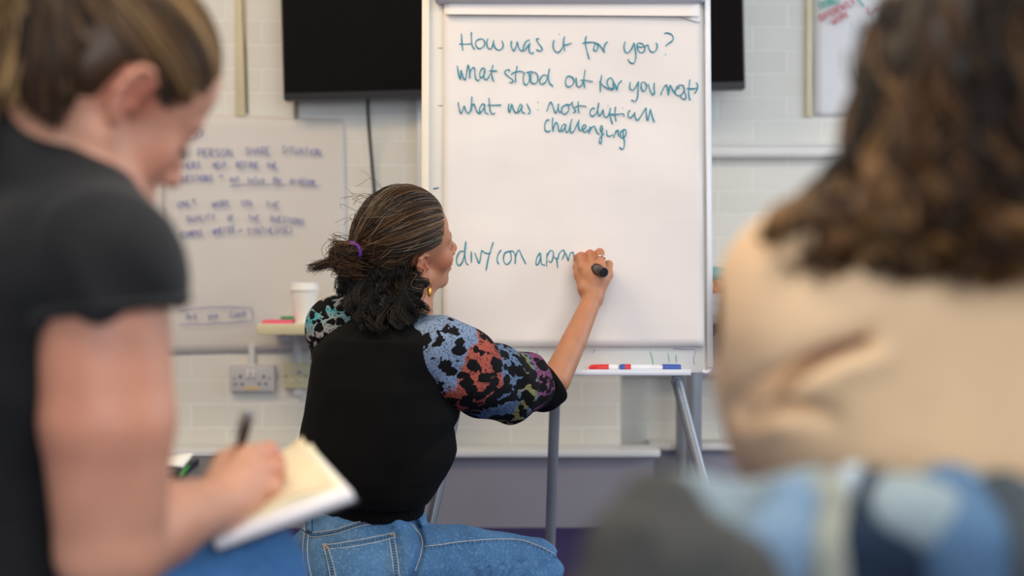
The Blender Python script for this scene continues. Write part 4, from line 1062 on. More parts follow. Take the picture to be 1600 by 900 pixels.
    s.cap(shR + np.array([-.02, 0, -.012]), nb + np.array([0, -.01, -.025]), .066, .062, k=.05); s.cap(shL + np.array([.0, 0, -.01]), nb + np.array([0, 0, -.025]), .066, .062, k=.05)
    s.chain([shL + np.array([.0, 0, -.01]), elL], [.066, .055], k=.04)
    s.chain([nb + np.array([0, 0, -.01]), nb + R[:, 2] * .028 + np.array([.012, .008, .0])], [.066, .060], k=.03)
    def spost(p, d):
        u = p[:, 0] * .62 + p[:, 2] * .78                       # drag lines rising from the hip to the armpit
        low = np.clip((zs[5] - p[:, 2]) * 6, 0, 1)
        right = np.clip((p[:, 0] + .22) * 8, 0, 1)
        q = p[:, 2] - (p[:, 0] + .30) * .75
        n = .013 * (1 - 2 * np.abs(np.sin(q * 26 + 2.2 * vnoise(p, 5, 8))) ** .7) * low * right
        blouse = -.006 * np.exp(-((p[:, 2] - zs[1]) / .02) ** 2)
        return d + n + blouse * np.clip((p[:, 0] + .3) * 6, 0, 1) + .006 * vnoise(p, 8, 9) + .003 * vnoise(p, 22, 10)
    s.post = spost
    # right half of the neckline stays open for the neck
    sw = link('sweater', s.mesh('sweater', .004), K, per)
    h = Field()
    hl = sorted([row(768, 468, 668), row(782, 469, 664), row(802, 472, 660)]); hx = np.array([a[3] for a in hl]); A2 = hx / math.sqrt(math.sin(facing) ** 2 + (ratio * math.cos(facing)) ** 2)
    h.loft([a[0] for a in hl], [(a[1], a[2] - .0) for a in hl], A2, A2 * ratio, facing, k=.01, pw=2.2)
    o = link('hem_band', h.mesh('hem_band', .004), K_rib, sw)
    # right sleeve, pushed up to the elbow
    def chain_pts(spec): return PP([(x, y, Y) for x, y, Y, r in spec]), [r for *_, r in spec]
    sR, rR = chain_pts([(652, 515, 3.055, .050), (688, 553, 3.01, .071), (730, 582, 3.05, .076), (778, 600, 3.115, .070), (812, 603, 3.165, .061), (836, 603, 3.198, .051)])
    g = Field(); g.chain(sR, rR, k=.06)
    def wpost(p, d):
        t = (p - sR[1]) @ ((sR[-1] - sR[1]) / np.linalg.norm(sR[-1] - sR[1]))
        n = .0045 * np.sin(t * 70 + p[:, 2] * 26 + 5 * vnoise(p, 9, 21)) * np.clip(t * 8 - .2, 0, 1) + .014 * vnoise(p, 17, 22) + .006 + .004 * vnoise(p, 35, 23)
        return d + n
    g.post = wpost
    gm = g.mesh('sleeve', .0035)
    V = verts_np(gm)
    best = np.full(len(V), 1e9); tt_ = np.zeros(len(V)); acc = 0; tot = sum(np.linalg.norm(sR[i + 1] - sR[i]) for i in range(len(sR) - 1))
    for i in range(len(sR) - 1):
        ab = sR[i + 1] - sR[i]; L_ = np.linalg.norm(ab); t = np.clip(((V - sR[i]) @ ab) / L_ ** 2, 0, 1); d = np.linalg.norm(V - sR[i] - t[:, None] * ab, axis=1)
        m_ = d < best; best[m_] = d[m_]; tt_[m_] = (acc + t[m_] * L_) / tot; acc += L_
    fattr(gm, 'along', tt_)
    def leopard(nm, stops, seed, blot=.5, sc=34):
        m = Mat(nm, '#4a6a9a', .9, spec=.2); c = m.coord()
        off = m.n('ShaderNodeMapping'); off.inputs['Location'].default_value = (seed, seed * .7, 0); off.inputs['Scale'].default_value = (1, .8, 1.15); m.l(c, off.inputs[0]); v = off.outputs[0]
        t = m.math('ADD', m.attr('along'), m.math('MULTIPLY', m.math('SUBTRACT', m.noise(16, 2, v), .5), .22))
        col = m.ramp(t, stops)
        col = m.mix(m.math('MULTIPLY', m.noise(420, 2, v), .8), m.mix(.10, col, '#dfe6ee'), col)      # heathered yarn
        col = m.mix(m.math('GREATER_THAN', m.noise(300, 1, v), .57), col, m.mix(.72, col, '#101116'))
        vr = m.n('ShaderNodeTexVoronoi'); vr.inputs['Scale'].default_value = sc; vr.inputs['Randomness'].default_value = .9
        ds = m.n('ShaderNodeTexNoise'); ds.inputs['Scale'].default_value = 45; m.l(v, ds.inputs['Vector'])
        ad = m.n('ShaderNodeVectorMath', operation='MULTIPLY_ADD'); m.l(ds.outputs['Color'], ad.inputs[0]); ad.inputs[1].default_value = (.022, .022, .022); m.l(v, ad.inputs[2]); m.l(ad.outputs[0], vr.inputs['Vector'])
        thr_ = m.ramp(m.attr('along'), [(0, (.14,) * 3), (.16, (.26,) * 3), (.30, (.50,) * 3), (1, (.53,) * 3)])
        blk = m.math('LESS_THAN', vr.outputs['Distance'], m.math('MULTIPLY', thr_, blot * 2))
        edge = m.math('LESS_THAN', m.noise(34, 2, v), .43)
        blk = m.math('MAXIMUM', blk, m.math('MULTIPLY', edge, m.math('GREATER_THAN', m.attr('along'), .2)))
        m.base(m.mix(blk, col, '#0c0c0f')); m.bump(m.noise(600, 2, v), .5, .0015)
        return m.m
    LP = leopard('patterned_knit', [(0, '#8297b4'), (.265, '#6c82a4'), (.29, '#a8401c'), (.49, '#9f3517'), (.52, '#566f92'), (.67, '#4c678b'), (.70, '#827d3f'), (.78, '#7d763c'), (.80, '#1f7086'), (.83, '#7a2460'), (1, '#702058')], 3.1)
    sv = link('sleeve', gm, LP, sw); sv['label'] = 'blue, red and purple patterned right sleeve'
    # left shoulder of the sleeve, teal and stone
    sL = PP([(560, 492, 3.165), (531, 513, 3.195), (530, 580, 3.29)])
    g = Field(); g.chain(sL, [.050, .071, .060], k=.03); g.post = lambda p, d: d + .004 * vnoise(p, 25, 31)
    g.chain([sL[-1], elL + np.array([-.03, .06, 0])], [.06, .055], k=.03)
    gm = g.mesh('sleeve', .004); V = verts_np(gm); fattr(gm, 'along', np.clip(.35 + (V[:, 2] - sL[1][2]) * 2, 0, 1))
    LP2 = leopard('patterned_knit_teal', [(0, '#2aa3b0'), (.3, '#b9a79d'), (.42, '#2fa5b4'), (.5, '#bfaea6'), (.6, '#38a9b5'), (1, '#b5a59d')], 5.7, .42, 40)
    o = link('sleeve', gm, LP2, sw); o['label'] = 'teal and stone patterned left sleeve'
    # cuff
    ax = np.array([.80, .20, .56]); ax /= np.linalg.norm(ax); cc = P(859, 599, 3.225)
    g = Field(); a1 = np.cross(ax, [0, 1.0, 0]); a1 /= np.linalg.norm(a1); Rc = np.stack([ax, a1, np.cross(ax, a1)], 1)
    g.cap(cc - ax * .020, cc + ax * .004, .054, .053, k=.004); g.plane(cc + ax * .021, ax, .022); g.cap(cc + ax * .014, cc + ax * .10, .041, .041, op='s', k=.004)
    m = rib('cuff_rib', 'Y'); link('cuff', g.mesh('cuff', .003), m, sw)

    # --- hair
    T = W(-.128, -.012, .050)                                 # where the tie gathers it
    Rt = R.T
    loc = lambda p: (np.asarray(p) - O) @ R
    cE = np.array([-.006, 0, .043]); rE = np.array([.106, .088, .109])
    hf = Field()
    hf.ell(W(*cE), rE - .005, R, k=.02)
    n_ = R @ np.array([.86, 0, -.50]); hf.plane(W(.038, 0, .03), n_, .012)
    hf.cap(W(-.06, 0, .05), T, .050, .014, k=.04)
    hf.ell(T + np.array([-.03, .0, -.010]), (.015, .014, .015), None, k=.02)
    hf.ell(P(596, 432, 3.08), (.075, .060, .058), None, k=.04); hf.ell(P(598, 474, 3.03), (.066, .045, .040), None, k=.03); hf.ell(P(550, 428, 3.12), (.022, .03, .035), None, k=.03)
    hf.ell(W(.008, -.080, .002), (.040, .034, .048), R, op='s', k=.01)
    def hpost(p, d): return d + .008 * vnoise(p, 26, 41) + .004 * vnoise(p * np.array([1, 1, .5]), 70, 42)
    hf.post = hpost
    hm = hf.mesh('hair', .0035); fattr(hm, 'strand', np.full(len(hm.vertices), .05) + .05 * RNG.random(len(hm.vertices)))
    parts = [(verts_np(hm), np.array([tuple(p.vertices) for p in hm.polygons]), np.full(len(hm.vertices), .07))]
    # combed-back strands from the hairline to the tie
    n = 5200; N = 15
    Tl = loc(T)
    q = RNG.normal(size=(n * 6, 3)); q /= np.linalg.norm(q, axis=1)[:, None]
    pl = cE + q * rE; okm = ((pl - np.array([.038, 0, .03])) @ np.array([.86, 0, -.50]) < .002) & (pl[:, 2] > -.022) & (pl[:, 0] > -.09) & ~((np.hypot(pl[:, 0] - .002, pl[:, 2] - .002) < .043) & (np.abs(pl[:, 1]) > .05))
    hl_ = np.exp(-np.abs((pl - np.array([.038, 0, .03])) @ np.array([.86, 0, -.50])) * 18)
    okm &= RNG.random(len(pl)) < (.25 + .75 * hl_)
    q = q[okm][:n]; n = len(q)
    tq = (Tl - cE) / rE; tn = np.linalg.norm(tq); tq /= tn
    dotp = np.clip(q @ tq, -1, 1); om = np.arccos(dotp)[:, None, None]
    t = np.linspace(0, 1, N)[None, :, None]
    sl_ = (np.sin((1 - t) * om) * q[:, None, :] + np.sin(t * om) * tq[None, None, :]) / np.maximum(np.sin(om), 1e-3)
    for _ in range(1):
        pth = cE + sl_ * rE
        bad = ((np.hypot(pth[:, :9, 0], pth[:, :9, 2] - .003) < .037) & (np.abs(pth[:, :9, 1]) > .045)).any(1)
        q, sl_, om = q[~bad], sl_[~bad], om[~bad]; n = len(q)
    lift = (RNG.random(n)[:, None, None] ** 2) * .045
    wob = RNG.normal(size=(n, 1, 3)) * .030
    rad_ = 1.0 + lift * np.sin(np.pi * t) + (tn - 1.0) * t ** 3
    # soft clumped locks, sagging a little on the way back
    clump = .012 * np.sin(np.arctan2(q[:, 1], q[:, 2])[:, None, None] * 22 + t * 5)
    sl_ = sl_ * (rad_ + clump * np.sin(np.pi * t)) + wob * np.sin(np.pi * t) * .5
    sl_[:, :, 2:3] -= .07 * np.sin(np.pi * t) * RNG.random(n)[:, None, None]
    sl_ = sl_ + RNG.normal(size=(n, 1, 3)) * .05 * t ** 3
    pw_ = O + (cE + sl_ * rE) @ R.T
    rr = np.full((n, N), .00062) * np.linspace(1, .8, N)[None]
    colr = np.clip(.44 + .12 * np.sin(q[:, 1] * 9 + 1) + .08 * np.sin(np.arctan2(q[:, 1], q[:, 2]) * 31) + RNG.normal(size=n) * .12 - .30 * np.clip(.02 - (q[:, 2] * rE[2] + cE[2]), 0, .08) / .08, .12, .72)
    grey = RNG.random(n) < np.where(q[:, 0] > .45, .12, .012); colr[grey] = .92
    dark_ = RNG.random(n) < .22; colr[dark_] = .15
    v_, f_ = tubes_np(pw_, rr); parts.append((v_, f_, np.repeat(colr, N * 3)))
    # loose curls below the tie, down to the shoulders
    NC, per_c, N = 64, 34, 24; n = NC * per_c
    cs0 = W(-.055, 0, -.005) + RNG.normal(size=(NC, 3)) * np.array([.028, .026, .016])
    sd = RNG.random(NC) < .40; cs0[sd] = W(-.046, -.058, -.012) + RNG.normal(size=(sd.sum(), 3)) * np.array([.014, .008, .014])
    tx = RNG.uniform(532, 664, NC); lim = np.interp(tx, [528, 550, 580, 620, 650, 674], [455, 492, 514, 512, 502, 492])
    ty = lim - RNG.random(NC) ** 2 * 55
    tY = np.interp(ty, [430, 470, 490, 515], [3.06, 3.015, 2.985, 2.965]) + RNG.normal(size=NC) * .008
    ce = np.array([P(x, y, Y) for x, y, Y in zip(tx, ty, tY)])
    cm = (cs0 + ce) / 2 + np.stack([(ce[:, 0] - cs0[:, 0]) * .40, np.full(NC, -.035), np.full(NC, .016)], 1)
    cl = np.repeat(np.arange(NC), per_c); jit = RNG.normal(size=(n, 3)) * .0042
    t = np.linspace(0, 1, N)[None, :, None]
    cur = (1 - t) ** 2 * cs0[cl][:, None] + 2 * t * (1 - t) * cm[cl][:, None] + t ** 2 * ce[cl][:, None] + jit[:, None, :] * (1.5 - .7 * t)
    ph = (RNG.random(NC) * 6.28)[cl][:, None, None] + RNG.normal(size=(n, 1, 1)) * .22; fr = RNG.uniform(1.1, 2.1, NC)[cl][:, None, None]
    amp = .003 + .011 * t
    cur = cur + amp * np.concatenate([np.cos(t * fr * 6.28 + ph), .8 * np.sin(t * fr * 6.28 + ph), .5 * np.sin(t * fr * 6.28 + ph + 1)], 2)
    cur[:, :, 1] = np.minimum(cur[:, :, 1], np.interp(cur[:, :, 2], [P(0, 520, 3)[2], P(0, 490, 3)[2], P(0, 450, 3)[2]], [2.975, 3.0, 3.2]))
    col2 = np.clip(.02 + np.abs(RNG.normal(size=NC))[cl] * .05 + np.abs(RNG.normal(size=n)) * .04, 0, .3); col2[RNG.random(n) < .012] = .78
    v_, f_ = tubes_np(cur, np.full((n, N), .0009) * np.linspace(1, .6, N)[None]); parts.append((v_, f_, np.repeat(col2, N * 3)))
    # the bunch behind the tie and its stray wisp
    n = 700; N = 14; t = np.linspace(0, 1, N)[None, :, None]
    st = T + RNG.normal(size=(n, 3)) * .009; loop = RNG.random(n) < .72
    e_ = np.where(loop[:, None], T + np.array([.0, 0, -.035]) + RNG.normal(size=(n, 3)) * .014, P(492, 419, 3.15) + RNG.normal(size=(n, 3)) * np.array([.010, .008, .006]))
    md = np.where(loop[:, None], T + np.array([-.088, .0, -.010]) + RNG.normal(size=(n, 3)) * np.array([.014, .026, .030]), T + np.array([-.035, .0, -.018]) + RNG.normal(size=(n, 3)) * .007)
    cur = (1 - t) ** 2 * st[:, None] + 2 * t * (1 - t) * md[:, None] + t ** 2 * e_[:, None]
    cur += .003 * np.sin(t * 9 + RNG.random((n, 1, 1)) * 6) * RNG.normal(size=(n, 1, 3))
    v_, f_ = tubes_np(cur, np.full((n, N), .0007) * np.linspace(1, .5, N)[None]); parts.append((v_, f_, np.repeat(np.clip(.38 + RNG.normal(size=n) * .16, .1, .75), N * 3)))
    # fly-aways
    n = 50; N = 12; t = np.linspace(0, 1, N)[None, :, None]
    q = RNG.normal(size=(n, 3)); q[:, 2] = np.abs(q[:, 2]); q[:, 0] = -np.abs(q[:, 0]) * .8; q /= np.linalg.norm(q, axis=1)[:, None]
    st = O + (cE + q * rE) @ R.T; ed = st + (R @ (np.array([-.05, 0, .01])))[None] + RNG.normal(size=(n, 3)) * .018
    cur = st[:, None] * (1 - t) + ed[:, None] * t + ((q * .012) @ R.T)[:, None] * np.sin(np.pi * t) + .004 * np.sin(t * 7 + RNG.random((n, 1, 1)) * 6) * RNG.normal(size=(n, 1, 3))
    v_, f_ = tubes_np(cur, np.full((n, N), .00045)); parts.append((v_, f_, np.repeat(RNG.uniform(.3, .9, n), N * 3)))
    off = 0; VV, FF, CC = [], [], []
    for v_, f_, c_ in parts:
        VV.append(v_); FF.append(f_ + off); CC.append(c_); off += len(v_)
    hme = raw_mesh('hair', np.vstack(VV), np.vstack(FF)); fattr(hme, 'strand', np.concatenate(CC))
    HM = hairmat('dark_brown_hair', [(0, '#080606'), (.2, '#1d130d'), (.4, '#3f2b19'), (.55, '#614224'), (.72, '#866036'), (.85, '#7a6f60'), (1, '#998e80')])
    link('hair', hme, HM, per)
    # purple hair tie: three turns
    axd = (T - W(-.07, 0, .045)); axd /= np.linalg.norm(axd); a1 = np.cross(axd, [0, 0, 1.0]); a1 /= np.linalg.norm(a1); a2 = np.cross(axd, a1)
    b = MB()
    b.tube([T + axd * (.006 * (t_ / 6.283 - 1.5) + .001 * math.sin(t_ * 3)) + .0185 * (math.cos(t_) * a1 + math.sin(t_) * a2) for t_ in np.linspace(0, 6.283 * 3, 80)], .0042, 8)
    o = b.build('hair_tie', simple('purple_elastic', '#6d2c93', .7, var=.15, scale=200), per); o['label'] = 'purple hair tie'

    # --- the pen in her hand (its own thing)
    a, c = P(904, 408.5, 3.476), P(944, 426, 3.335)
    ax = (c - a) / np.linalg.norm(c - a); Lp = np.linalg.norm(c - a)
    pn = empty('marker_pen', a, 'dark grey marker pen held in the writing hand against the flip chart paper', 'pen')
    gm_ = simple('dark_grey_plastic', '#4d4c4e', .35); bk = simple('black_plastic', '#1a1a1b', .4)
    b = MB(); b.lathe([(.0015, 0), (.003, .006), (.0032, .010)], a, ax, 16); b.build('nib', M_ink_teal, pn)
    b = MB(); b.lathe([(.005, .010), (.0065, .02), (.0095, .03), (.0114, .04), (.0114, Lp - .022)], a, ax, 24); b.build('barrel', gm_, pn)
    b = MB(); b.lathe([(.0116, Lp - .022), (.0119, Lp - .018), (.0119, Lp - .002), (.0100, Lp)], a, ax, 24); b.build('end_cap', bk, pn)
build_writer()
# ================================================================== THE WOMAN IN THE BLACK SHIRT, LEFT FOREGROUND
def build_left():
    skin_m = skin('fair_skin', '#cb947a', '#b95841')
    R = rotM(math.radians(46), math.radians(-35), math.radians(14))
    ear = P(212, 150, 1.42); O = ear + R[:, 1] * .074
    nb = P(84, 262, 1.505); th = math.radians(30)
    fw = np.array([math.cos(th), math.sin(th), 0]); rt = np.array([math.sin(th), -math.cos(th), 0])
    shR = P(160, 412, 1.365); elR = P(172, 858, 1.37); wrR = P(347, 784, 1.555)
    shL = shR - rt * .35 + np.array([-.02, 0, 0]); elL = P(150, 800, 1.80); wrL = P(222, 778, 1.72)
    hipR = np.array([-.60, 1.44, .475]); hipL = hipR + np.array([-.10, .15, 0]); kneeR = P(388, 903, 1.62); kneeL = np.array([-.42, 1.80, .50])
    ankR = np.array([-.30, 1.75, .10]); ankL = np.array([-.50, 1.78, .10])
    # notebook frame (rests on the right thigh)
    A, B = P(335, 846, 1.52), P(551, 768, 1.565); U = (B - A); Lu = np.linalg.norm(U); U /= Lu
    V = np.array([-.055, .18, .020]); V -= U * (V @ U); Lv = np.linalg.norm(V) * 1.03; V /= np.linalg.norm(V); NV = np.cross(U, V)
    f = Field()
    W = head_ops(f, O, R, nb, .056)
    f.loft([.40, .50, .62, .75, .86, .93, .965], [(-.62, 1.52), (-.61, 1.53), (-.595, 1.53), (-.565, 1.53), (-.53, 1.53), (-.50, 1.52), (-.49, 1.51)], [.18, .175, .165, .17, .175, .13, .07], [.14, .14, .13, .125, .12, .09, .06], th, k=.04)
    f.cap(shR, nb + np.array([0, 0, -.02]), .055, .055, k=.06); f.cap(shL, nb + np.array([0, 0, -.02]), .055, .055, k=.06)
    f.chain([shR, shR * .45 + elR * .55 + np.array([.003, -.005, 0]), elR], [.060, .0630, .051], k=.008)
    f.chain([elR, elR * .6 + wrR * .4 + np.array([0, 0, .005]), wrR], [.051, .0450, .0265], k=.008)
    f.chain([shL, elL], [.058, .045], k=.03); f.chain([elL, wrL], [.042, .027], k=.03)
    # right hand, closed round the pen
    mcp = PP([(388, 712, 1.600), (396, 735, 1.583), (396, 760, 1.574), (388, 784, 1.572)])
    pip = PP([(420, 705, 1.632), (431, 731, 1.612), (425, 762, 1.602), (410, 791, 1.598)])
    dip = PP([(433, 722, 1.655), (432, 744, 1.640), (420, 772, 1.628), (405, 797, 1.622)])
    tip = PP([(428, 742, 1.668), (418, 757, 1.655), (407, 780, 1.642), (395, 801, 1.636)])
    for m_ in mcp: f.cap(wrR, m_, .023, .0135, k=.015)
    pa, pc = P(391, 643, 1.595), P(356, 765, 1.70)
    pc = pa + (pc - pa) * (((A + NV * .011 - pa) @ NV) / ((pc - pa) @ NV))
    for i in range(4):
        r_ = [.0108, .0112, .0105, .0095][i]; f.chain([mcp[i], pip[i], dip[i], tip[i]], [r_ * 1.1, r_, r_ * .9, r_ * .8], k=.005)
    f.chain([wrR, P(345, 757, 1.595), P(354, 724, 1.622), P(372, 712, 1.655), P(388, 722, 1.672)], [.022, .020, .0145, .0125, .0095], k=.010)
    # left hand holding the far corner of the notebook
    k0 = A + V * Lv * .55 - U * .012
    f.ell((wrL + k0) / 2, (.030, .034, .020), None, k=.03)
    for i in range(4):
        a = (wrL * .4 + k0 * .6) + V * (i - 1.5) * .017 - NV * .012; b_ = k0 + V * (i - 1.5) * .017 - NV * .016; c_ = b_ + U * .030
        f.chain([a, b_, c_], [.0105, .0098, .0085], k=.005)
    a = P(246, 764, 1.69); f.chain([wrL, a, k0 + NV * .012 - V * .02, k0 + NV * .018 + U * .018 - V * .025], [.022, .015, .0115, .009], k=.010)
    f.chain([hipR, kneeR], [.085, .050], k=.03); f.chain([kneeR, ankR], [.048, .03], k=.03)
    f.chain([hipL, kneeL], [.085, .050], k=.03); f.chain([kneeL, ankL], [.048, .03], k=.03)
    f.cap(ankR, ankR + np.array([.09, .05, -.06]), .028, .022); f.cap(ankL, ankL + np.array([.09, .05, -.06]), .028, .022)
    me = f.mesh('person', .0042)
    flush(me, [(W(.098, 0, -.065), .014, .9), (ear, .034, .62), (W(.06, -.052, -.025), .035, .30), (W(.118, 0, -.03), .02, .4), (shR * .55 + elR * .45 + np.array([.0, -.06, 0]), .12, .24), (pip[0], .022, .45), (tip[0], .02, .4), (pip[1], .022, .35), (k0, .03, .6)])
    per = link('person', me, skin_m)
    tag(per, 'woman in black short-sleeved shirt sitting at left, writing in a notebook on her knee', 'person')
    set_origin(per, (-.55, 1.52, 0))
    for s in (-1, 1):
        b = MB(); b.tube(spline([W(.093, s * .014, .022), W(.0955, s * .026, .027), W(.091, s * .040, .026), W(.083, s * .048, .020)], 6), .0022, 8); b.build('eyebrow', simple('brown_brow', '#5a402c', .7), per)
        b = MB(); b.tube(spline([W(.092, s * .018, -.002), W(.099, s * .030, -.004), W(.092, s * .043, -.003)], 6), .0024, 6); b.tube(spline([W(.0925, s * .026, -.002), W(.103, s * .034, -.008)], 4), .0012, 5); b.build('eyelashes', M_lash, per)
    g = Field(); g.ell(tip[0] + np.array([.006, -.006, .001]), (.0045, .0045, .0075)); link('fingernail', g.mesh('fingernail', .0015), simple('dark_nail', '#3a2a2e', .25), per)['label'] = 'dark painted fingernail'
    # jeans
    DN = denim('mid_blue_denim', '#3f77b4', '#6a9dd2', '#2c598f')
    j = Field()
    j.loft([.40, .47, .56], [(-.63, 1.52), (-.625, 1.52), (-.62, 1.53)], [.19, .195, .185], [.16, .16, .15], th, k=.05)
    j.chain([hipR, hipR * .45 + kneeR * .55, kneeR], [.105, .085, .064], k=.03); j.chain([kneeR, kneeR * .6 + ankR * .4, ankR + np.array([0, 0, .02])], [.062, .062, .05], k=.02)
    j.chain([hipL, kneeL], [.10, .066], k=.03); j.chain([kneeL, ankL + np.array([0, 0, .02])], [.062, .05], k=.02)
    j.post = lambda p, d: d + .006 * vnoise(p, 14, 61) + .004 * vnoise(p, 40, 62)
    link('jeans', j.mesh('jeans', .006), DN, per)
    shoe('shoe', ankR + np.array([-.02, -.01, -.085]), np.array([-.13, 1.84, .012]), per, M_shoe, M_sole); shoe('shoe', ankL + np.array([-.02, -.01, -.085]), np.array([-.33, 1.87, .012]), per, M_shoe, M_sole)
    # shirt
    SH = cloth('black_shirt', '#17181b', .25, 500, .75, .3, 9)
    s = Field(.010)
    s.loft([.42, .50, .62, .75, .86, .925, .95], [(-.62, 1.52), (-.61, 1.53), (-.595, 1.53), (-.565, 1.53), (-.53, 1.53), (-.50, 1.52), (-.495, 1.515)], [.185, .18, .17, .175, .18, .14, .09], [.15, .145, .135, .13, .125, .10, .07], th, k=.04)
    s.cap(shR, nb + np.array([-.01, 0, -.025]), .060, .058, k=.06); s.cap(shL, nb + np.array([-.01, 0, -.025]), .060, .058, k=.06)
    s.chain([nb + np.array([-.02, 0, -.035]), P(14, 250, 1.54), P(-60, 320, 1.56)], [.064, .070, .07], k=.04); s.chain([P(95, 440, 1.40), P(66, 570, 1.42)], [.064, .062], k=.05)
    s.chain(PP([(-40, 205, 1.50), (0, 226, 1.485), (55, 272, 1.475), (92, 330, 1.455), (110, 390, 1.44)]), [.05, .05, .05, .05, .05], k=.03)
    s.post = lambda p, d: d + .009 * vnoise(p, 9, 71) + .004 * vnoise(p * np.array([1, 1, .6]), 26, 72)
    so_ = link('shirt', s.mesh('shirt', .005), SH, per)
    g = Field(); hem = P(177, 495, 1.36); up = shR - hem; up /= np.linalg.norm(up)
    g.chain([nb * .45 + shR * .55 + np.array([0, 0, -.012]), shR + np.array([.0, 0, .0]), hem + np.array([.002, 0, -.01])], [.060, .0685, .0670], k=.03)
    hn = np.array([.10, 0, -1.0]); g.plane(hem, hn, .004)
    g.cap(hem + np.array([0, 0, -.10]), hem + np.array([0, 0, -.055]), .062, .062, op='s', k=.004)
    def gp(p, d):
        q = (p - shR) @ np.array([.35, -.2, 1.0])
        return d + .007 * np.sin(p[:, 0] * 70 + q * 42 + 4 * vnoise(p, 9, 75)) * np.clip((shR[2] + .03 - p[:, 2]) * 12, 0, 1) + .006 * vnoise(p, 16, 76)
    g.post = gp
    sv = link('sleeve', g.mesh('sleeve', .004), SH, so_)
    # turned sleeve hem
    a = np.linspace(0, 2 * math.pi, 49); e1 = np.array([1.0, 0, .10]); e1 /= np.linalg.norm(e1); e2 = np.array([0, 1.0, 0])
    b = MB(); b.tube([hem + e1 * .069 * math.cos(t) + e2 * .069 * math.sin(t) + np.array([0, 0, .010]) for t in a], .0052, 8, caps=False); b.build('sleeve_hem', SH, so_)
    # collar standing round the back of the neck
    g = Field(); g.chain(PP([(-10, 150, 1.54), (40, 178, 1.468), (75, 203, 1.440), (112, 236, 1.425), (140, 280, 1.420), (158, 318, 1.43)]), [.012, .012, .0115, .0115, .011, .010], k=.01)
    link('collar', g.mesh('collar', .003), cloth('navy_collar', '#1a1e28', .2, 500, .75, .3), so_)
    # hair, pulled back into a ponytail
    T = W(-.112, .0, .070)
    cE = np.array([-.004, 0, .042]); rE = np.array([.100, .081, .090]); pc_ = np.array([.048, 0, .028]); nn = np.array([.80, 0, -.60])
    hf = Field(); hf.ell(W(*cE), rE - .004, R, k=.02); hf.plane(W(*pc_), R @ nn, .01); hf.cap(W(-.05, 0, .055), T, .05, .02, k=.04); hf.ell(W(-.052, 0, -.028), (.034, .048, .038), R, k=.03); hf.ell(W(-.048, 0, -.002), (.040, .0655, .046), R, k=.03); hf.plane(W(-.03, 0, -.066), R @ np.array([.55, 0, -1.0]), .02)
    for sd in (-1, 1): hf.ell(W(.0, sd * .078, -.012), (.028, .03, .044), R, op='s', k=.01)
    hf.post = lambda p, d: d + .004 * vnoise(p, 40, 81)
    hm = hf.mesh('hair', .0045); hv = verts_np(hm)
    parts = [(hv, np.array([tuple(p.vertices) for p in hm.polygons]), np.full(len(hv), .27))]
    hf_n = 900
    nz = np.stack([RNG.uniform(-.072, -.030, hf_n), RNG.uniform(-.062, .062, hf_n), RNG.uniform(-.078, -.050, hf_n)], 1)
    ns_ = 700; sg_ = np.sign(RNG.random(ns_) - .5); sd_ = np.stack([RNG.uniform(-.062, -.036, ns_), sg_ * RNG.uniform(.058, .068, ns_), RNG.uniform(-.052, .012, ns_)], 1)
    nz = np.vstack([nz, sd_]); hf_n = len(nz)
    n = 3000; N = 14; q = RNG.normal(size=(n * 7, 3)); q /= np.linalg.norm(q, axis=1)[:, None]; pl = cE + q * rE
    ok = ((pl - pc_) @ nn < .002) & (pl[:, 2] > -.040 + .3 * np.clip(pl[:, 0] + .03, 0, 1)) & (pl[:, 0] > -.09) & ~((np.hypot(pl[:, 0], pl[:, 2] + .006) < .031) & (np.abs(pl[:, 1]) > .05))
    hl_ = np.exp(-np.abs((pl - pc_) @ nn) * 16); ok &= RNG.random(len(pl)) < .3 + .7 * hl_
    q = q[ok][:n]; n = len(q); tq = ((T - O) @ R - cE) / rE; tn = np.linalg.norm(tq); tq /= tn
    om = np.arccos(np.clip(q @ tq, -1, 1))[:, None, None]; t = np.linspace(0, 1, N)[None, :, None]
    sl = (np.sin((1 - t) * om) * q[:, None, :] + np.sin(t * om) * tq) / np.maximum(np.sin(om), 1e-3)
    pth = cE + sl * rE; bad = ((np.hypot(pth[:, :6, 0], pth[:, :6, 2] + .006) < .025) & (np.abs(pth[:, :6, 1]) > .045)).any(1)
    q, sl, om = q[~bad], sl[~bad], om[~bad]; n = len(q)
    sl = sl * (1 + (RNG.random((n, 1, 1)) ** 2 * .035 + .014 * np.sin(np.arctan2(q[:, 1], q[:, 2])[:, None, None] * 18)) * np.sin(np.pi * t) + (tn - 1) * t ** 3) + RNG.normal(size=(n, 1, 3)) * .05 * t ** 3
    pw_ = O + (cE + sl * rE) @ R.T
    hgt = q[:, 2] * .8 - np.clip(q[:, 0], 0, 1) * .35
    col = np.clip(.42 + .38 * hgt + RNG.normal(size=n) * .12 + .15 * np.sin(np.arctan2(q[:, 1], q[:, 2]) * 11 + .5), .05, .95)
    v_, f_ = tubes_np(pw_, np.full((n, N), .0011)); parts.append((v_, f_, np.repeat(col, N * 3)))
    tN = np.linspace(0, 1, N)[None, :, None]; Tl = (T - O) @ R; md_ = nz * np.array([1, 1, 0]) + np.array([-.062, 0, .0]); md_[:, 1] *= 1.05
    pn_ = (1 - tN) ** 2 * nz[:, None] + 2 * tN * (1 - tN) * md_[:, None] + tN ** 2 * (Tl + RNG.normal(size=(hf_n, 3)) * .006)[:, None]
    v_, f_ = tubes_np(O + pn_ @ R.T, np.full((hf_n, N), .0011)); parts.append((v_, f_, np.repeat(np.clip(.26 + RNG.normal(size=hf_n) * .13, .05, .7), N * 3)))
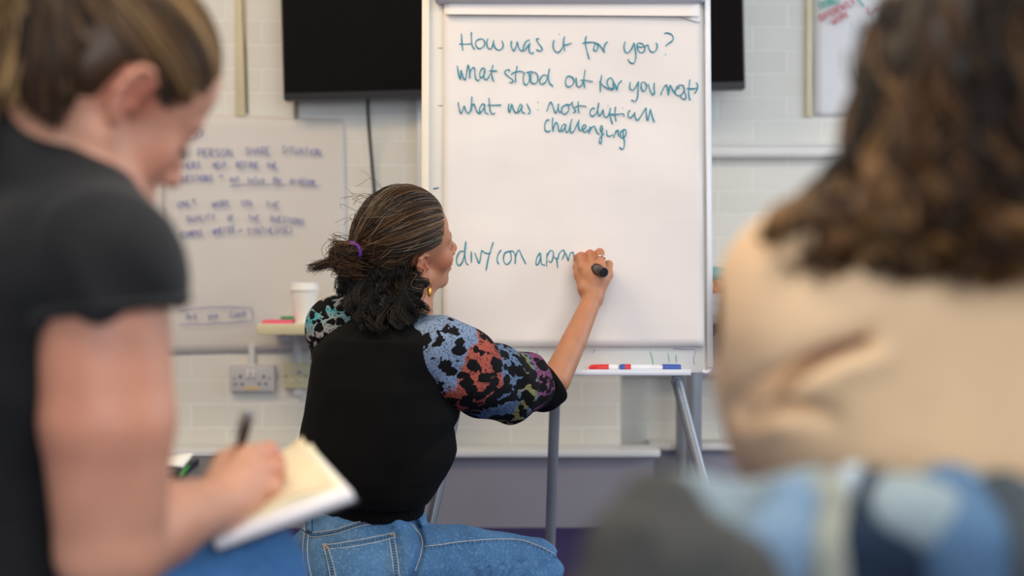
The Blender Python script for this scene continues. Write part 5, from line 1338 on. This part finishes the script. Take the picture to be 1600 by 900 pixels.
    # the tail: thick wavy locks falling behind the neck
    n = 620; N = 20; t = np.linspace(0, 1, N)[None, :, None]; cl = RNG.integers(0, 22, n)
    st = T + RNG.normal(size=(n, 3)) * .012; ce = T + np.array([-.060, .01, -.120]) + (RNG.normal(size=(22, 3)) * np.array([.034, .03, .030]))[cl]; cm = T + np.array([-.075, .0, .045]) + (RNG.normal(size=(22, 3)) * .016)[cl]
    cur = (1 - t) ** 2 * st[:, None] + 2 * t * (1 - t) * cm[:, None] + t ** 2 * ce[:, None] + (RNG.normal(size=(n, 3)) * .006)[:, None]
    ph = (RNG.random(22) * 6.28)[cl][:, None, None]; cur = cur + .009 * t * np.concatenate([np.sin(t * 12 + ph), np.cos(t * 11 + ph), .4 * np.sin(t * 9 + ph)], 2)
    v_, f_ = tubes_np(cur, np.full((n, N), .0015)); parts.append((v_, f_, np.repeat(np.clip((RNG.random(22) * .5 + .35)[cl] + RNG.normal(size=n) * .08, .05, 1), N * 3)))
    off = 0; VV, FF, CC = [], [], []
    for v_, f_, c_ in parts: VV.append(v_); FF.append(f_ + off); CC.append(c_); off += len(v_)
    hme = raw_mesh('hair', np.vstack(VV), np.vstack(FF)); fattr(hme, 'strand', np.concatenate(CC))
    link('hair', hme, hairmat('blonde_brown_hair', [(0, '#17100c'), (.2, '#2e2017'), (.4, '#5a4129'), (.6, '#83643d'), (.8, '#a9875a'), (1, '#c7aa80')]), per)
    axd = T - W(-.06, 0, .06); axd /= np.linalg.norm(axd); a1 = np.cross(axd, [0, 0, 1.0]); a1 /= np.linalg.norm(a1); a2 = np.cross(axd, a1)
    b = MB(); b.tube([T + axd * .006 * (t_ / 6.283 - 1) + .017 * (math.cos(t_) * a1 + math.sin(t_) * a2) for t_ in np.linspace(0, 12.56, 50)], .004, 8); b.build('hair_tie', simple('brown_elastic', '#3a2c22', .7), per)

    # ---- things she holds
    MN = frame_M(A, U, V, NV)
    nbk = empty('notebook', A + U * Lu * .5 + V * Lv * .5 - NV * .014, 'white notebook resting on the knee of the woman in the black shirt', 'notebook')
    b = MB(); b.box((0, 0, -.0105), (Lu, Lv, 0), .0015, MN); b.build('page_block', simple('white_pages', '#ecebf0', .6, var=.02), nbk)
    b = MB(); b.box((-.003, -.002, -.0135), (Lu + .003, Lv + .003, -.0105), .001, MN); b.build('back_cover', simple('dark_cover', '#2c3040', .5), nbk)
    def sheet(name, u0, u1, v0, v1, lift, curl, mat, label):
        g = []
        for i in range(19):
            row = []
            for k in range(19):
                u = u0 + (u1 - u0) * k / 18; v = v0 + (v1 - v0) * i / 18; c_ = max(0, (k / 18 - .35) / .65) ** 1.5 * max(0, (i / 18 - .25) / .75) ** 1.2
                row.append(A + U * u * Lu + V * v * Lv + NV * (lift + curl * c_ + .0015 * math.sin(k * .7 + i * .4)))
            g.append(row)
        b = MB(); b.quadgrid(g); o = b.build(name, mat, solid=.0008); tag(o, label, 'paper'); set_origin(o, A + U * (u0 + u1) / 2 * Lu + V * (v0 + v1) / 2 * Lv + NV * lift); return o
    sheet('loose_sheet', .10, .97, .12, 1.0, .002, .010, simple('cream_paper', '#f0ead0', .6, var=.02), 'pale cream sheet lying on the white notebook under the writing hand')
    sheet('loose_sheet', .05, .93, .20, 1.10, .005, .014, simple('yellow_paper', '#e8d8b6', .6, var=.03), 'yellowish sheet with curled corner, topmost on the notebook')
    ax = (pa - pc) / np.linalg.norm(pa - pc); L_ = np.linalg.norm(pa - pc)
    pn = empty('ballpoint_pen', pc, 'black ballpoint pen held upright in the hand over the notebook', 'pen')
    bk = simple('black_pen_barrel', '#1b1614', .35)
    b = MB(); b.lathe([(.0008, 0), (.003, .012), (.0052, .022), (.0056, .03), (.0058, L_ - .018), (.0056, L_ - .017)], pc, ax, 18); b.build('barrel', bk, pn)
    b = MB(); b.lathe([(.0052, L_ - .018), (.0052, L_ - .004), (.003, L_)], pc, ax, 18); b.build('end_cap', simple('steel', '#7d8290', .4, .6), pn)
    b = MB(); q = np.cross(ax, [0, 1.0, 0]); q /= np.linalg.norm(q); b.tube([pc + ax * (L_ - .008) + q * .0085, pc + ax * (L_ - .05) + q * .0085], .0012, 8); b.build('clip', bk, pn)

    chair('chair', (-.63, 1.52, 0), th, .395, 'dark stacking chair under the woman in the black shirt', rear_h=.80)

def chair(name, base, th, seat_z, label, rear_h=.76, mat='#3a3d44'):
    """padded meeting-room chair on four tube legs; th = direction the sitter faces"""
    base = np.asarray(base, float); fw = np.array([math.cos(th), math.sin(th), 0]); lf = np.array([-math.sin(th), math.cos(th), 0])
    M = frame_M(base, fw, lf, (0, 0, 1)); c = empty(name, base, label, 'chair')
    fm = simple('chair_fabric', mat, .85, var=.1, scale=60); tm = simple('chair_tube', '#70747c', .3, .7)
    b = MB(); b.box((-.20, -.22, seat_z - .06), (.22, .22, seat_z), .022, M, 3); b.build('seat', fm, c)
    b = MB(); b.box((-.235, -.20, seat_z + .14), (-.200, .20, rear_h), .015, M, 3); b.build('backrest', fm, c)
    for sx, sy in ((1, 1), (1, -1), (-1, 1), (-1, -1)):
        p = lambda x, y, z: np.array(M @ Vector((x, y, z)))
        b = MB()
        if sx > 0: b.tube([p(.19, sy * .20, seat_z - .05), p(.20, sy * .225, 0)], .011, 12)
        else: b.tube(spline([p(-.225, sy * .185, rear_h - .06), p(-.215, sy * .195, seat_z + .05), p(-.20, sy * .205, seat_z - .05), p(-.235, sy * .225, 0)], 6), .011, 12)
        b.build('leg', tm, c)
    return c
build_left()

# ------------------------------------------------------------------ low dark table behind her, with papers
tbx0, tbx1, tby0, tby1 = -1.25, P(392, 713, 2.5)[0], 2.08, 2.5
tzz = P(320, 713, 2.5)[2]
lt = empty('low_table', ((tbx0 + tbx1) / 2, 2.29, 0), 'low dark table behind the writing hand of the woman in the black shirt', 'table')
M_dk = simple('dark_laminate', '#34363d', .4, var=.05)
b = MB(); b.box((tbx0, tby0, tzz - .025), (tbx1, tby1, tzz), .004); b.build('tabletop', M_dk, lt)
for x, y in ((tbx0 + .05, tby0 + .05), (tbx1 - .05, tby0 + .05), (tbx0 + .05, tby1 - .05), (tbx1 - .05, tby1 - .05)):
    b = MB(); b.tube([(x, y, 0), (x, y, tzz - .025)], .018, 14); b.build('leg', M_dk, lt)
q = P(262, 735, 2.30)
def onz(px, py, z):
    d = ray(px, py); return np.array([0, 0, CAM_Z]) + d * ((z - CAM_Z) / d[2])
b = MB(); c4 = [onz(225, 741, tzz), onz(290, 741, tzz), onz(283, 727, tzz), onz(220, 727, tzz)]
b = MB()
c_ = (c4[0] + c4[2]) / 2
b.box((c_[0] - .06, c_[1] - .09, tzz), (c_[0] + .045, c_[1] + .07, tzz + .010), .002)
tag(set_origin(b.build('pocket_book', simple('navy_cover', '#20222f', .5)), (c_[0], c_[1], tzz)), 'small dark notebook lying on the low table under the white leaflet', 'notebook')
g = []
for i in range(9):
    g.append([np.array([c_[0] - .075 + .12 * k / 12, c_[1] - .05 + .08 * i / 8, tzz + .012 + .012 * (k / 12) ** 2 * (i / 8) + .002 * math.sin(k * .8)]) for k in range(13)])
b = MB(); b.quadgrid(g); o = b.build('leaflet', simple('white_leaflet', '#dcdcda', .6, var=.04), solid=.0008); tag(set_origin(o, (c_[0], c_[1], tzz + .011)), 'white leaflet with curled edge on the low dark table', 'leaflet')
a, e = onz(282, 744, tzz + .006), onz(292, 731, tzz + .006); gp_ = empty('ballpoint_pen', a - np.array([0, 0, .005]), 'green pen lying on the low table beside the leaflet', 'pen')
e = a + (e - a) / np.linalg.norm(e - a) * .135
b = MB(); b.tube([a, a + (e - a) * .08, e], [.002, .0036, .0036], 12); b.build('barrel', simple('bright_green', '#2f8032', .35), gp_)
b = MB(); b.tube([e, e + (e - a) * .05], .0035, 12); b.build('push_button', simple('dark_green', '#1f5a24', .35), gp_)
# ================================================================== THE PERSON IN THE BEIGE SWEATER, RIGHT FOREGROUND (seen from behind)
def build_right():
    skin_m = skin('light_skin', '#d0a08a', '#c0685a')
    th = math.radians(92)
    R = rotM(math.radians(72), math.radians(-6), 0)
    O = P(1530, 185, 1.20)
    nb = P(1505, 365, 1.215)
    shL = P(1280, 462, 1.145); shR = P(1745, 445, 1.20)
    elL = P(1330, 745, 1.31); wrL = np.array([.36, 1.60, .66]); elR = P(1740, 745, 1.34); wrR = np.array([.44, 1.62, .66])
    cx = P(1500, 600, 1.23)
    hipL = np.array([.29, 1.30, .50]); hipR = np.array([.50, 1.30, .50]); knL = np.array([.27, 1.72, .53]); knR = np.array([.52, 1.72, .53]); anL = np.array([.28, 1.80, .10]); anR = np.array([.52, 1.80, .10])
    f = Field(); W = head_ops(f, O, R, nb, .054)
    f.loft([.42, .52, .62, .74, .84, .89, .915], [(.395, 1.26), (.393, 1.255), (.39, 1.24), (.388, 1.235), (.385, 1.225), (.383, 1.22), (.383, 1.215)], [.165, .16, .145, .155, .15, .10, .06], [.12, .115, .10, .105, .095, .075, .055], th, k=.04)
    f.cap(shL, nb, .045, .05, k=.05); f.cap(shR, nb, .045, .05, k=.05)
    f.chain([shL, elL], [.045, .038], k=.03); f.chain([elL, wrL], [.036, .024], k=.02); f.chain([shR, elR], [.045, .038], k=.03); f.chain([elR, wrR], [.036, .024], k=.02)
    for wr_, sg in ((wrL, 1), (wrR, -1)):      # hands loosely folded in the lap
        d = np.array([.25 * sg, .95, -.15]); d /= np.linalg.norm(d); sd = np.cross(d, [0, 0, 1.0]); sd /= np.linalg.norm(sd)
        f.ell(wr_ + d * .045, (.038, .045, .017), None, k=.02)
        for i, (o_, l_) in enumerate(((-.026, .058), (-.009, .068), (.009, .064), (.026, .050))):
            a = wr_ + d * .078 + sd * o_; b_ = a + d * l_ * .55 - np.array([0, 0, .006]); c_ = b_ + d * l_ * .3 - np.array([0, 0, .022]); f.chain([a, b_, c_], [.0092, .0086, .0075], k=.005)
        a = wr_ + d * .03 + sd * sg * .034; f.chain([a, a + d * .03 + sd * sg * .016, a + d * .055 + sd * sg * .014 - np.array([0, 0, .01])], [.012, .0095, .008], k=.008)
    for h_, k_, a_ in ((hipL, knL, anL), (hipR, knR, anR)):
        f.chain([h_, k_], [.08, .05], k=.03); f.chain([k_, a_], [.048, .03], k=.02); f.cap(a_, a_ + np.array([0, .11, -.06]), .027, .022)
    me = f.mesh('person', .0048); flush(me, [(W(-.004, -.075, 0), .03, .5)])
    per = link('person', me, skin_m); tag(per, 'person with curly brown hair in a beige sweater sitting with back turned at right', 'person'); set_origin(per, (.39, 1.26, 0))
    # trousers, shoes
    j = Field(); j.loft([.44, .50, .57], [(.395, 1.27)] * 3, [.185, .19, .175], [.15, .15, .14], th, k=.05)
    for h_, k_, a_ in ((hipL, knL, anL), (hipR, knR, anR)):
        j.chain([h_, k_], [.095, .066], k=.03); j.chain([k_, a_ + np.array([0, 0, .03])], [.062, .055], k=.02)
        shoe('shoe', a_ + np.array([0, -.015, -.085]), a_ + np.array([0, .17, -.088]), per, M_shoe, M_sole)
    link('trousers', j.mesh('trousers', .007), cloth('dark_trousers', '#262a33', .2), per)
    # sweater
    BG = cloth('beige_knit', '#f0cba2', .05, 320, .9, .5, 10)
    s = Field()
    s.loft([.48, .52, .62, .74, .82, .87, .90, .92], [(.395, 1.26), (.393, 1.255), (.39, 1.24), (.388, 1.235), (.386, 1.225), (.384, 1.22), (.383, 1.215), (.383, 1.215)], [.160, .160, .160, .170, .175, .152, .11, .08], [.15, .145, .128, .128, .118, .10, .085, .07], th, k=.05, pw=3.0)
    s.chain(PP([(1345, 470, 1.19), (1350, 600, 1.205), (1360, 760, 1.24)]), [.076, .076, .072], k=.06)
    s.cap(shL, nb + np.array([0, 0, -.048]), .056, .060, k=.06); s.cap(shR, nb + np.array([0, 0, -.048]), .056, .060, k=.06)
    mid = P(1284, 575, 1.18); s.chain([shL, mid, elL], [.0565, .057, .050], k=.08); s.chain([elL, wrL * .9 + elL * .1], [.048, .036], k=.02)
    s.chain([shR, elR], [.056, .050], k=.03); s.chain([elR, wrR * .9 + elR * .1], [.048, .036], k=.02)
    # deep creases running from the armpit
    s.chain(PP([(1205, 625, 1.120), (1240, 585, 1.110), (1290, 548, 1.106), (1350, 527, 1.112)]), [.003, .006, .005, .002], k=.030, op='s')
    0 and s.chain(PP([(1195, 655, 1.145), (1235, 640, 1.135), (1285, 645, 1.135), (1320, 665, 1.14)]), [.003, .005, .004, .002], k=.022, op='s')
    
    def pl_dist(p, px_pts, Y):
        pts = np.array(PP([(x, y, Y) for x, y in px_pts]))[:, [0, 2]]; q = p[:, [0, 2]]; best = np.full(len(p), 9.0)
        for a_, b_ in zip(pts[:-1], pts[1:]):
            ab = b_ - a_; t_ = np.clip(((q - a_) @ ab) / (ab @ ab), 0, 1); best = np.minimum(best, np.linalg.norm(q - a_ - t_[:, None] * ab, axis=1))
        return best
    def rpost(p, d):
        near = (p[:, 1] < 1.2)
        c1 = pl_dist(p, [(1190, 640), (1215, 605), (1255, 570), (1300, 545), (1350, 528)], 1.09); r1 = pl_dist(p, [(1210, 660), (1245, 605), (1300, 575), (1370, 555)], 1.09)
        c2 = pl_dist(p, [(1185, 660), (1225, 640), (1260, 638), (1290, 648)], 1.10)
        e_ = .010 * np.exp(-(c1 / .010) ** 2) - .006 * np.exp(-(r1 / .012) ** 2) + .008 * np.exp(-(c2 / .009) ** 2)
        return d + e_ * near + .008 * vnoise(p, 10, 91) + .003 * vnoise(p, 28, 92)
    s.post = rpost
    sw = link('sweater', s.mesh('sweater', .005), BG, per)
    b = MB(); a = np.linspace(0, 2 * math.pi, 41); b.tube([nb + np.array([.066 * math.cos(t), .062 * math.sin(t), .006 + .008 * math.sin(t)]) for t in a], .009, 8, caps=False); b.build('neckband', BG, sw)
    # hair: a dark mass and loose curls
    hf = Field(); hf.ell(W(-.006, 0, .045), (.108, .094, .100), R, k=.03); hf.plane(W(.058, 0, .03), R @ np.array([.9, 0, -.4]), .02)
    hf.ell(P(1500, 190, 1.17), (.088, .085, .11), None, k=.05); hf.ell(P(1500, 325, 1.16), (.112, .070, .055), None, k=.05); hf.ell(P(1385, 320, 1.15), (.042, .045, .045), None, k=.04)
    hf.ell(W(.030, -.085, -.02), (.040, .04, .07), R, op='s', k=.02)
    hf.post = lambda p, d: d + .014 * vnoise(p * np.array([1, 1, .6]), 28, 101) + .010
    hm = hf.mesh('hair', .006); hv = verts_np(hm); parts = [(hv, np.array([tuple(p.vertices) for p in hm.polygons]), np.full(len(hv), .08))]
    NC, pc, N = 170, 34, 34; n = NC * pc
    q = RNG.normal(size=(NC * 5, 3)); q /= np.linalg.norm(q, axis=1)[:, None]; pl = np.array([-.006, 0, .045]) + q * np.array([.104, .09, .096]); ok = (((pl - np.array([.05, 0, .03])) @ np.array([.9, 0, -.4])) < 0) & (pl[:, 2] > -.03); pl = pl[ok][:NC]
    st = O + pl @ R.T
    # ends: left silhouette, bottom fringe, and right beyond the frame
    lat = ((st - O) @ np.array([1.0, 0, 0])) / .10
    ex = np.clip(1500 + lat * 235 + RNG.normal(size=NC) * 60, 1222, 1760); ey = np.interp(ex, [1222, 1260, 1320, 1420, 1500, 1760], [362, 425, 445, 440, 430, 425]) - RNG.random(NC) ** 1.2 * 130 * (ex > 1290) - RNG.random(NC) * 40 * (ex <= 1290) + RNG.normal(size=NC) * 8
    ey = np.where(ex < 1300, np.maximum(ey, 340), ey); eY = np.interp(ex, [1220, 1350, 1500, 1760], [1.065, 1.045, 1.045, 1.06]) + RNG.random(NC) * .03
    ce = np.array([P(x, y, Y) for x, y, Y in zip(ex, ey, eY)])
    out = st - O; out[:, 2] = 0; out /= np.linalg.norm(out, axis=1)[:, None] + 1e-6
    cm = np.stack([st[:, 0] * .82 + ce[:, 0] * .18, st[:, 1] * .5 + ce[:, 1] * .5 - .012, st[:, 2] * .35 + ce[:, 2] * .65], 1)
    # let the curtain of hair on the left bow inward the way the photo shows
    cl = np.repeat(np.arange(NC), pc); t = np.linspace(0, 1, N)[None, :, None]
    cur = (1 - t) ** 2 * st[cl][:, None] + 2 * t * (1 - t) * cm[cl][:, None] + t ** 2 * ce[cl][:, None]
    cur = cur + (RNG.normal(size=(n, 3)) * .0060)[:, None] * (1 - .5 * t)
    ph = (RNG.random(NC) * 6.28)[cl][:, None, None] + RNG.normal(size=(n, 1, 1)) * .25; fr = RNG.uniform(1.6, 3.0, NC)[cl][:, None, None]
    amp = .004 + .011 * t ** .8
    cur = cur + amp * np.concatenate([np.cos(t * fr * 6.28 + ph), .8 * np.sin(t * fr * 6.28 + ph), .45 * np.sin(t * fr * 6.28 + ph + .7)], 2)
    cc = np.clip((RNG.random(NC) ** 1.5 * .75 + .04)[cl][:, None] + RNG.normal(size=n)[:, None] * .05 + .30 * np.linspace(0, 1, N)[None] ** 2, 0, 1)
    v_, f_ = tubes_np(cur, np.full((n, N), .0015) * np.linspace(1, .6, N)[None]); parts.append((v_, f_, np.repeat(cc.reshape(-1), 3)))
    off = 0; VV, FF, CC = [], [], []
    for v_, f_, c_ in parts: VV.append(v_); FF.append(f_ + off); CC.append(c_); off += len(v_)
    hme = raw_mesh('hair', np.vstack(VV), np.vstack(FF)); fattr(hme, 'strand', np.concatenate(CC))
    link('hair', hme, hairmat('curly_brown_hair', [(0, '#0e0805'), (.3, '#26170d'), (.55, '#4b3019'), (.8, '#71502f'), (1, '#9c764c')]), per)

    chair('chair', (.40, 1.262, 0), th, .425, 'dark stacking chair under the person in the beige sweater, jackets over its back', rear_h=.70)
build_right()

# ------------------------------------------------------------------ jackets hung over the chair back, very near the camera
def drape(name, spine, half_w, half_t, mat, par=None, fold=.006, seed=0, h=.006, fr=60):
    """a fold of cloth hanging along a spine of points, flattened front to back"""
    f = Field()
    for i in range(len(spine) - 1):
        a, b_ = spine[i], spine[i + 1]; wa, wb = half_w[i], half_w[i + 1]; n = max(2, int(max(wa, wb) * 2 / .03))
        for k in range(n + 1):
            u = -1 + 2 * k / n; f.cap(a + np.array([u * max(wa - half_t, 0), 0, 0]), b_ + np.array([u * max(wb - half_t, 0), 0, 0]), half_t, half_t, k=.02)
    f.post = lambda p, d: d + fold * np.sin(p[:, 0] * fr + 3 * vnoise(p, 9, seed) + p[:, 2] * 6) + fold * 1.2 * vnoise(p, 17, seed + 1)
    return link(name, f.mesh(name, h), mat, par)
JD = denim('pale_denim', '#84969e', '#a5b2b6', '#697a88'); JB = denim('blue_denim_sleeve', '#4a6b90', '#6d8cab', '#2f4d6b')
jk = empty('denim_jacket', (.36, .985, .72), 'pale grey-blue denim jacket hung over the chair back behind the beige sweater', 'jacket')
drape('jacket_back', PP([(1350, 786, .985), (1350, 840, .975), (1350, 985, .985)]), [.155, .165, .160], .018, JD, jk, .004, 3)
drape('jacket_back', PP([(1550, 784, 1.0), (1560, 840, .99), (1560, 985, .99)]), [.10, .10, .10], .018, JD, jk, .005, 13)
drape('jacket_back', PP([(1740, 790, 1.0), (1745, 850, .99), (1745, 985, .99)]), [.085, .09, .09], .017, JD, jk, .005, 15)
drape('front_panel', PP([(1235, 786, .955), (1205, 850, .94), (1190, 985, .94)]), [.013, .020, .024], .012, denim('faded_denim', '#728da9', '#8fa8be', '#566f8c'), jk, .004, 5)['label'] = 'faded blue front edge'
drape('placket', PP([(1296, 778, .955), (1297, 850, .945), (1300, 985, .945)]), [.013, .014, .015], .008, simple('stone_twill', '#9a9c90', .85), jk, .001, 7)['label'] = 'stone coloured button strip'
drape('seam_edge', PP([(1336, 755, .96), (1345, 850, .945), (1350, 985, .945)]), [.007, .007, .007], .006, simple('pale_seam', '#b6c5d2', .8), jk, .0008, 8)
drape('lining', PP([(1366, 768, .956), (1410, 845, .938), (1415, 985, .938)]), [.012, .038, .042], .010, simple('navy_lining', '#0e2338', .9, var=.3), jk, .003, 9)['label'] = 'dark navy lining'
drape('sleeve', PP([(1475, 792, .955), (1500, 850, .935), (1510, 985, .935)]), [.020, .022, .026], .020, JB, jk, .003, 10)['label'] = 'mid blue sleeve'
drape('collar', PP([(1405, 772, .95), (1440, 806, .938), (1460, 830, .936)]), [.026, .030, .012], .012, JD, jk, .002, 11)
drape('sleeve', PP([(1570, 800, .955), (1585, 870, .935), (1590, 985, .935)]), [.016, .034, .042], .018, simple('charcoal_cloth', '#3c464e', .9, var=.15), jk, .003, 12)['label'] = 'dark charcoal sleeve'
GC = simple('grey_wool', '#424240', .95, var=.08, scale=40, bump=.3)
ct = empty('grey_coat', (.10, .92, .70), 'grey wool coat heaped over the chair corner at the bottom of the picture', 'coat')
cf = Field()
for spn, rr in ((((1022, 792, 0.900), (985, 860, 0.880), (935, 1000, 0.870)), (.020, .026, .030)), (((1030, 790, 0.895), (1030, 880, 0.870), (1010, 1010, 0.865)), (.020, .022, .026)), (((1045, 795, 0.900), (1085, 870, 0.880), (1110, 1010, 0.870)), (.020, .022, .026)), (((1060, 830, 0.915), (1150, 905, 0.890), (1200, 1010, 0.880)), (.022, .026, .032))):
    cf.chain(PP(spn), rr, k=.012)
cf.post = lambda p, d: d + .004 * vnoise(p, 22, 120)
link('coat_body', cf.mesh('coat_body', .005), GC, ct)
g = Field(); g.chain(PP([(1000, 830, 0.855), (965, 1000, 0.845)]), [.010, .014], k=.01); link('sleeve', g.mesh('sleeve', .005), GC, ct)
